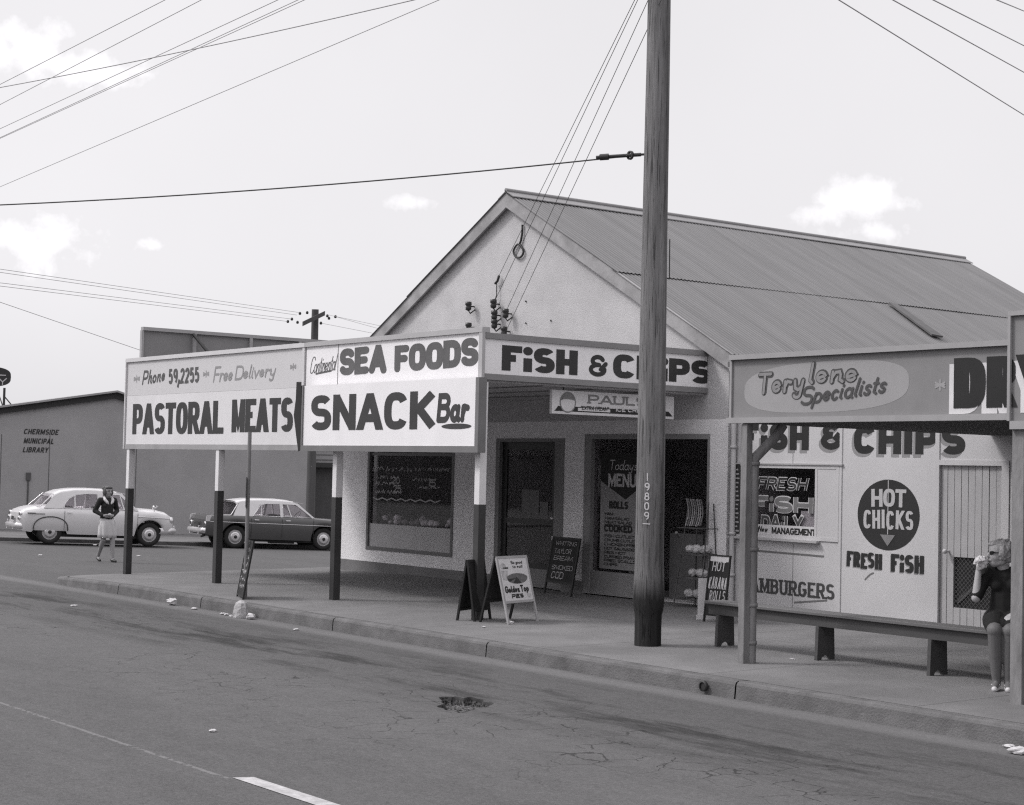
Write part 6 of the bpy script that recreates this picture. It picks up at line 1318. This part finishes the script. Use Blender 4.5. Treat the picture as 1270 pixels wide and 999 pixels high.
# ------------------------------------------------------------------ people
def solid(name, parts, voxel, m, parent, smooth=4, keep=None):
    """one continuous surface grown from tapered limbs [(points, radii)] and ellipsoids ('e', centre, radii)"""
    mb = MB()
    for q in parts:
        if q[0] == 'e': mb.ball(q[1], q[2], 20, 14)
        else:
            pts, rs = [Vector(p) for p in q[0]], list(q[1])
            dense, dr = [], []
            for i in range(len(pts) - 1):
                for k in range(6): t = k / 6; dense.append(pts[i].lerp(pts[i + 1], t)); dr.append(rs[i] + (rs[i + 1] - rs[i]) * t)
            dense.append(pts[-1]); dr.append(rs[-1]); mb.tube(dense, dr, 14)
            for p, r_ in zip(pts, rs): mb.ball(p, r_, 14, 10)
    me = bpy.data.meshes.new(name + '_src'); me.from_pydata([tuple(v) for v in mb.v], [], mb.f); o = bpy.data.objects.new(name + '_src', me); COL.objects.link(o)
    md = o.modifiers.new('r', 'REMESH'); md.mode = 'VOXEL'; md.voxel_size = voxel
    if smooth: s_ = o.modifiers.new('s', 'SMOOTH'); s_.factor = .5; s_.iterations = smooth
    dg = bpy.context.evaluated_depsgraph_get(); dg.update(); n = bpy.data.meshes.new_from_object(o.evaluated_get(dg)); bpy.data.objects.remove(o); bpy.data.meshes.remove(me)
    n.name = name; n.materials.clear(); n.materials.append(m)
    for p in n.polygons: p.use_smooth = True
    r_ = bpy.data.objects.new(name, n); COL.objects.link(r_); r_.parent = parent; return r_
def hand(wrist, d, nrm, side, curl=.5, s=1.0):
    "palm, four unequal bent fingers and a thumb: d = direction of the hand, nrm = out of the palm"
    w = Vector(wrist); d = Vector(d).normalized(); nrm = Vector(nrm); nrm = (nrm - d * nrm.dot(d)).normalized(); u = d.cross(nrm) * side; out = []
    out.append(([w, w + d * .045 * s + u * .012, w + d * .085 * s + u * .012], [.022 * s, .026 * s, .021 * s])); out.append(([w, w + d * .045 * s - u * .014, w + d * .083 * s - u * .016], [.02 * s, .024 * s, .018 * s]))
    for k, (o, L) in enumerate(((.030, .070), (.011, .078), (-.008, .073), (-.027, .058))):
        b = w + d * .085 * s + u * o * s; p = [b]; a = curl * .5; dirv = d.copy()
        for j, f in enumerate((.45, .32, .23)): dirv = (d * math.cos(a) + nrm * math.sin(a)); p.append(p[-1] + dirv * L * f * s); a += curl
        out.append((p, [.0095 * s, .009 * s, .008 * s, .007 * s]))
    b = w + d * .03 * s + u * .03 * s; out.append(([w + d * .015 * s + u * .015 * s, b, b + (d * .6 + u * .7 + nrm * .4).normalized() * .035 * s, b + (d * .8 + u * .45 + nrm * .7).normalized() * .062 * s], [.016 * s, .013 * s, .0105 * s, .009 * s])); return out
def head(c, f, up=Vector((0, 0, 1)), s=1.0):
    "skull, jaw, nose, ears, brow round c looking along f"
    c = Vector(c); f = Vector(f).normalized(); l = up.cross(f).normalized(); o = []
    o.append(([c + up * .035 * s - f * .02 * s, c + up * .03 * s + f * .01 * s], [.082 * s, .076 * s])); o.append(([c - up * .02 * s + f * .025 * s, c - up * .075 * s + f * .045 * s], [.062 * s, .036 * s])); o.append(([c - up * .06 * s - f * .01 * s + l * .03 * s, c - up * .085 * s + f * .05 * s], [.034 * s, .024 * s])); o.append(([c - up * .06 * s - f * .01 * s - l * .03 * s, c - up * .085 * s + f * .05 * s], [.034 * s, .024 * s]))
    o.append(([c + up * .018 * s + f * .078 * s, c - up * .016 * s + f * .100 * s, c - up * .022 * s + f * .088 * s], [.009 * s, .013 * s, .012 * s])); o.append(([c - up * .050 * s + f * .078 * s + l * .016 * s, c - up * .050 * s + f * .084 * s, c - up * .050 * s + f * .078 * s - l * .016 * s], [.009 * s, .011 * s, .009 * s]))
    for q in (l, -l): o.append(([c + q * .073 * s + up * .012 * s, c + q * .074 * s - up * .022 * s], [.014 * s, .010 * s])); o.append(([c + up * .024 * s + f * .066 * s + q * .02 * s, c + up * .024 * s + f * .058 * s + q * .045 * s], [.014 * s, .013 * s])); o.append(([c - up * .02 * s + f * .05 * s + q * .035 * s], [.022 * s]) if False else ([c - up * .02 * s + f * .045 * s + q * .03 * s, c - up * .03 * s + f * .045 * s + q * .03 * s], [.024 * s, .022 * s]))
    return o, l
def face_bits(c, f, parent, up=Vector((0, 0, 1)), eyes=True):
    c = Vector(c); f = Vector(f).normalized(); l = up.cross(f).normalized()
    if eyes:
        mb = MB()
        for q in (l, -l): mb.ball(c + up * .008 + f * .073 + q * .030, .010, 10, 8)
        mb.build('eye', mat('eye_dark', .05, .3), parent, world=False); mb = MB()
        for q in (l, -l): mb.tube([c + up * .026 + f * .082 + q * .014, c + up * .030 + f * .078 + q * .032, c + up * .024 + f * .064 + q * .05], .004, 5)
        mb.build('eyebrow', mat('brow_dark', .06, .8), parent, world=False)
    mb = MB(); mb.tube([c - up * .050 + f * .084 + l * .020, c - up * .049 + f * .0935, c - up * .050 + f * .084 - l * .020], [.003, .006, .003], 6); mb.build('lips', mat('lips', .14, .5), parent, world=False)
skin = M_skin()
# woman crossing the side street
WZ = 35.0; fp = CAM + ray(131, 697) * WZ
while fp.z > sidez(fp) and WZ < 45: WZ += .02; fp = CAM + ray(131, 697) * WZ; H0 = R(-2)
pw = thing('person', 'woman in dark cardigan, white collar and pale skirt walking across the side street', 'person', (fp.x, fp.y, fp.z), H0)
hc = Vector((.02, 0, 1.505)); hf = Vector((math.cos(R(14)), math.sin(R(14)), -.08)); hp_, hl = head(hc, hf)
legs = [([(-.0, -.085, .84), (.06, -.09, .47), (-.20, -.085, .14)], [.092, .056, .037]), ([(-.20, -.085, .14), (-.225, -.085, .085), (-.13, -.085, .028)], [.037, .034, .028]), ([(.06, -.09, .47), (-.05, -.088, .34)], [.054, .056]),
        ([(.02, .085, .84), (.12, .088, .47), (.17, .085, .10)], [.092, .056, .037]), ([(.115, .087, .36), (.14, .087, .25)], [.055, .046]), ([(.17, .085, .085), (.15, .085, .05), (.30, .095, .03)], [.036, .036, .026])]
body = [([(0, 0, .84), (0, 0, 1.0), (.0, 0, 1.15), (-.01, 0, 1.27)], [.125, .105, .11, .10]), ([(-.01, -.13, 1.31), (-.01, .13, 1.31)], [.062, .062]), ([(-.015, 0, 1.33), (.0, 0, 1.43)], [.05, .046])]
arms = [([(-.01, -.155, 1.32), (-.07, -.25, 1.09)], [.048, .040]), ([(-.07, -.25, 1.09), (.13, -.12, .99)], [.038, .027]), ([(-.01, .155, 1.32), (-.05, .24, 1.09)], [.048, .040]), ([(-.05, .24, 1.09), (.14, .07, .99)], [.038, .027])]
hnds = hand((.13, -.12, .99), (.35, .8, .05), (-.8, .3, .2), -1, .5) + hand((.14, .07, .985), (.3, -.85, .0), (-.8, -.3, .2), 1, .5)
solid('body', legs + body + arms + hp_ + hnds, .0065, mat('skin_mid', .29, .6, .04, 20), pw, 3)  # one even mid skin tone for the walking woman
face_bits(hc, hf, pw)
solid('hair', [('e', hc + Vector((-.035, 0, .045)), (.098, .098, .088)), ('e', hc + Vector((-.06, 0, -.02)), (.07, .088, .09)), ('e', hc + Vector((-.012, .078, -.01)), (.062, .038, .082)), ('e', hc + Vector((-.012, -.078, -.01)), (.062, .038, .082)), ('e', hc + Vector((.045, 0, .085)), (.05, .075, .035)), ('e', hc + Vector((-.05, -.07, .07)), (.05, .05, .05)), ('e', hc + Vector((-.05, .07, .06)), (.05, .05, .05))], .009, mat('hair_brown', .10, .7, .3, 30, .5, 60), pw, 2)
solid('cardigan', [([(0, 0, .80), (0, 0, .92), (0, 0, 1.05), (.0, 0, 1.18), (-.01, 0, 1.28)], [.150, .142, .132, .134, .112]), ([(-.01, -.135, 1.31), (-.01, .135, 1.31)], [.072, .072]), ('e', (.04, -.06, 1.2), (.085, .07, .07)), ('e', (.04, .06, 1.2), (.085, .07, .07)), ([(-.01, -.16, 1.32), (-.07, -.25, 1.09)], [.062, .054]), ([(-.07, -.25, 1.09), (.10, -.14, 1.0)], [.052, .040]), ([(-.01, .16, 1.32), (-.05, .24, 1.09)], [.062, .054]), ([(-.05, .24, 1.09), (.11, .10, 1.0)], [.052, .040])], .009, mat('cardigan_dark', .022, .9, .2, 30), pw, 4)
mb = MB(); n_ = 40; vs = []
for z, rx, ry, am in ((.93, .125, .145, .0), (.84, .145, .168, .004), (.72, .155, .182, .010), (.60, .156, .186, .014), (.515, .160, .190, .018)):
    for k in range(n_): t = 2 * math.pi * k / n_; e = 1 + am / rx * math.sin(9 * t + z * 2); vs.append((rx * e * math.cos(t) + .01 + (.93 - z) * .06, ry * e * math.sin(t), z))
mb.add(vs, [(i * n_ + k, (i + 1) * n_ + k, (i + 1) * n_ + (k + 1) % n_, i * n_ + (k + 1) % n_) for i in range(4) for k in range(n_)], True); sk = mb.build('skirt', mat('skirt_pale', .50, .9, .08, 12), pw, world=False)
so = sk.modifiers.new('t', 'SOLIDIFY'); so.thickness = .006
cp = []
for s in (-1, 1): cp.append(([(-.055, 0, 1.395), (-.035, s * .055, 1.39), (.03, s * .085, 1.362), (.085, s * .085, 1.325), (.125, s * .055, 1.275), (.135, s * .03, 1.245)], [.022, .024, .03, .034, .03, .014]))
solid('collar', cp, .007, mat('collar_white', .55, .9), pw, 3)
solid('shoe', [([(-.225, -.085, .10), (-.235, -.085, .06)], [.036, .032]), ([(-.23, -.085, .065), (-.15, -.085, .035), (-.10, -.087, .026)], [.034, .034, .026])], .007, mat('shoe_dark', .03, .5), pw, 2); solid('shoe', [([(.15, .085, .055), (.14, .085, .035)], [.038, .034]), ([(.15, .085, .038), (.25, .09, .032), (.32, .095, .026)], [.036, .036, .026])], .007, mat('shoe_dark', .03), pw, 2)
mb = MB(); mb.ball((.20, -.02, 1.015), (.035, .045, .03), 9, 6, .2); tag(mb.build('purse', mat('purse_pale', .45, .6), None), 'small pale purse held in both hands of the walking woman', 'purse'); pu = bpy.data.objects['purse']; pu.location = pw.location; pu.rotation_euler = pw.rotation_euler
# woman eating on the bench
sx_, sy_ = 7.27, .60; zs_ = footz(sx_, .4); H1 = R(303)
ps = thing('person', 'woman in black dress and sunglasses sitting at the end of the bench eating', 'person', (sx_, sy_, 0), H1)
hc = Vector((.05, -.06, 1.19)); ha = R(-64); hf = Vector((math.cos(ha), math.sin(ha), -.04)); hp_, hl = head(hc, hf, s=1.08)
kz = .525
legs = [([(.02, s * .095, .565), (.40, s * .062, kz)], [.098, .068]), ([(.40, s * .062, kz), (.395, s * .060, .31), (.375, s * .052, .10)], [.063, .056, .036]), ([(.375, s * .052, .085), (.365, s * .052, .05), (.50, s * .056, .028)], [.036, .034, .025]) ] if False else []
for s in (-1, 1): legs += [([(.02, s * .095, .575), (.41, s * .066, kz)], [.098, .066]), ([(.41, s * .066, kz), (.385, s * .060, .32), (.375, s * .052, .10)], [.061, .057, .036]), ([(.375, s * .052, .085), (.365, s * .052, .05), (.50, s * .058, .030)], [.036, .034, .025])]
tor = [([(0, 0, .60), (.0, 0, .78), (-.01, 0, .95)], [.14, .115, .105]), ([(-.01, -.13, 1.005), (-.01, .13, 1.005)], [.062, .062]), ([(-.01, 0, 1.0), (.03, -.045, 1.11)], [.055, .05])]
mouth = hc + hf * .105 - Vector((0, 0, .05)); eb = Vector((.15, -.25, .79)); wr_ = mouth + hf * .03 + Vector((-.01, -.055, -.105))
arms = [([(-.01, -.16, 1.01), eb], [.05, .043]), ([eb, wr_], [.041, .027]), ([(-.01, .16, 1.01), (.02, .235, .79)], [.05, .042]), ([(.02, .235, .79), (.22, .10, .66)], [.040, .028])]
hnds = hand(wr_, (mouth + hf * .075 + Vector((0, 0, .0)) - wr_), (-hf), -1, .55) + hand((.22, .10, .66), (.8, -.5, -.1), (0, 0, -1), 1, .35)
solid('body', legs + tor + arms + hp_ + hnds, .006, mat('skin_tan', .37, .6, .04, 20), ps, 3)
solid('stockings', [(p, [r_ + .004 for r_ in rs]) for p, rs in legs], .007, mat('stocking', .125, .6, .05, 20), ps, 3)
face_bits(hc, hf, ps, eyes=False)
mb = MB(); 
for q in (hl, -hl):
    c = hc + Vector((0, 0, .010)) + hf * .083 + q * .031; u = (q * .9 - hf * .25).normalized(); pts = [c + u * (.030 * math.cos(R(k))) + Vector((0, 0, .017 * math.sin(R(k)) + .010 * max(0, math.cos(R(k))))) for k in range(0, 360, 24)]; mb.prism(pts, hf * .006); mb.tube([c + q * .030 + Vector((0, 0, .006)), hc + q * .082 + Vector((0, 0, .012)), hc + q * .080 - hf * .02 + Vector((0, 0, .01))], .004, 5)
mb.tube([hc + Vector((0, 0, .014)) + hf * .09 + hl * .01, hc + Vector((0, 0, .014)) + hf * .09 - hl * .01], .004, 5); mb.build('sunglasses', mat('sunglass_black', .01, .15), ps, world=False)
hv = lambda f, l, z: hc + hf * f + hl * l + Vector((0, 0, z)); rr = random.Random(4); blobs = [('e', hv(-.03, 0, .05), (.094, .094, .080)), ('e', hv(-.065, 0, -.005), (.070, .090, .085)), ('e', hv(.03, 0, .088), (.055, .07, .032)), ('e', hv(-.01, .07, .02), (.05, .032, .065)), ('e', hv(-.01, -.07, .02), (.05, .032, .065))]
for i in range(46):
    a = rr.uniform(0, 2 * math.pi); e = rr.uniform(-.75, 1.3); p = Vector((math.cos(e) * math.cos(a) * .098 - .035, math.cos(e) * math.sin(a) * .096, math.sin(e) * .092 + .035))
    if p.x > .03 and p.z < .07: continue
    blobs.append(([hv(p.x, p.y, p.z), hv(p.x * 1.0 + .012, p.y * 1.05, p.z - .03)], [.018, .014]))
solid('hair', blobs, .007, mat('hair_blonde', .36, .6, .35, 40, .5, 80), ps, 2)
dress = [([(-.02, 0, .585), (.0, 0, .68), (.0, 0, .80), (-.01, 0, .95)], [.168, .15, .134, .124]), ([(-.01, -.13, 1.005), (-.01, .13, 1.005)], [.073, .073]), ('e', (.05, -.06, .91), (.09, .075, .075)), ('e', (.05, .06, .91), (.09, .075, .075))]
for s in (-1, 1): dress += [([(.0, s * .085, .585), (.20, s * .078, .575), (.33, s * .068, .545)], [.122, .105, .086])]
dress += [([(.0, 0, .59), (.32, 0, .55)], [.11, .078]), ([(-.01, -.165, 1.01), tuple(Vector((-.01, -.16, 1.01)).lerp(eb, .92))], [.062, .053]), ([(-.01, .165, 1.01), (.018, .232, .80)], [.062, .053])]
solid('dress', dress, .008, mat('dress_black', .012, .85, .2, 20), ps, 4)
for s in (-1, 1):
    so_ = solid('shoe', [([(.365, s * .052, .045), (.36, s * .052, .03)], [.036, .032]), ([(.36, s * .052, .036), (.44, s * .055, .028), (.515, s * .058, .024)], [.034, .036, .026])], .006, mat('shoe_white', .55, .5), ps, 2); mb = MB(); mb.tube([(.415, s * .055 - .036, .05), (.42, s * .055, .068), (.415, s * .055 + .036, .05)], .006, 5); mb.build('strap', mat('shoe_white', .55), so_, world=False)
for o in list(ps.children): 
    pass
mb = MB(); mb.tube([(.13, -.17, .66), (.165, 0, .67), (.13, .17, .66)], .012, 6); mb.build('belt', mat('shoe_white', .55), ps, world=False) if False else None
# wrapped food in her hand
fw_ = mouth + hf * .055 + Vector((0, 0, -.02)); Rm = Matrix.Rotation(H1, 3, 'Z'); P_ = Vector(ps.location) + Rm @ fw_
mb = MB(); rr = random.Random(6)
mb.ball((0, 0, 0), (.062, .05, .055), 11, 8, .22)
for i in range(7): a = rr.uniform(0, 6.28); mb.add([(.02 * math.cos(a), .02 * math.sin(a), -.02), (.085 * math.cos(a), .085 * math.sin(a), .03 + rr.uniform(-.05, .04)), (.08 * math.cos(a + .7), .08 * math.sin(a + .7), rr.uniform(-.06, .04))], [(0, 1, 2)])
fo = mb.build('food_wrapper', mat('wrapper_white', .62, .8, .12, 30)); fo.location = P_; tag(fo, 'crumpled white paper wrapper of food held up to the seated woman', 'food wrapper')
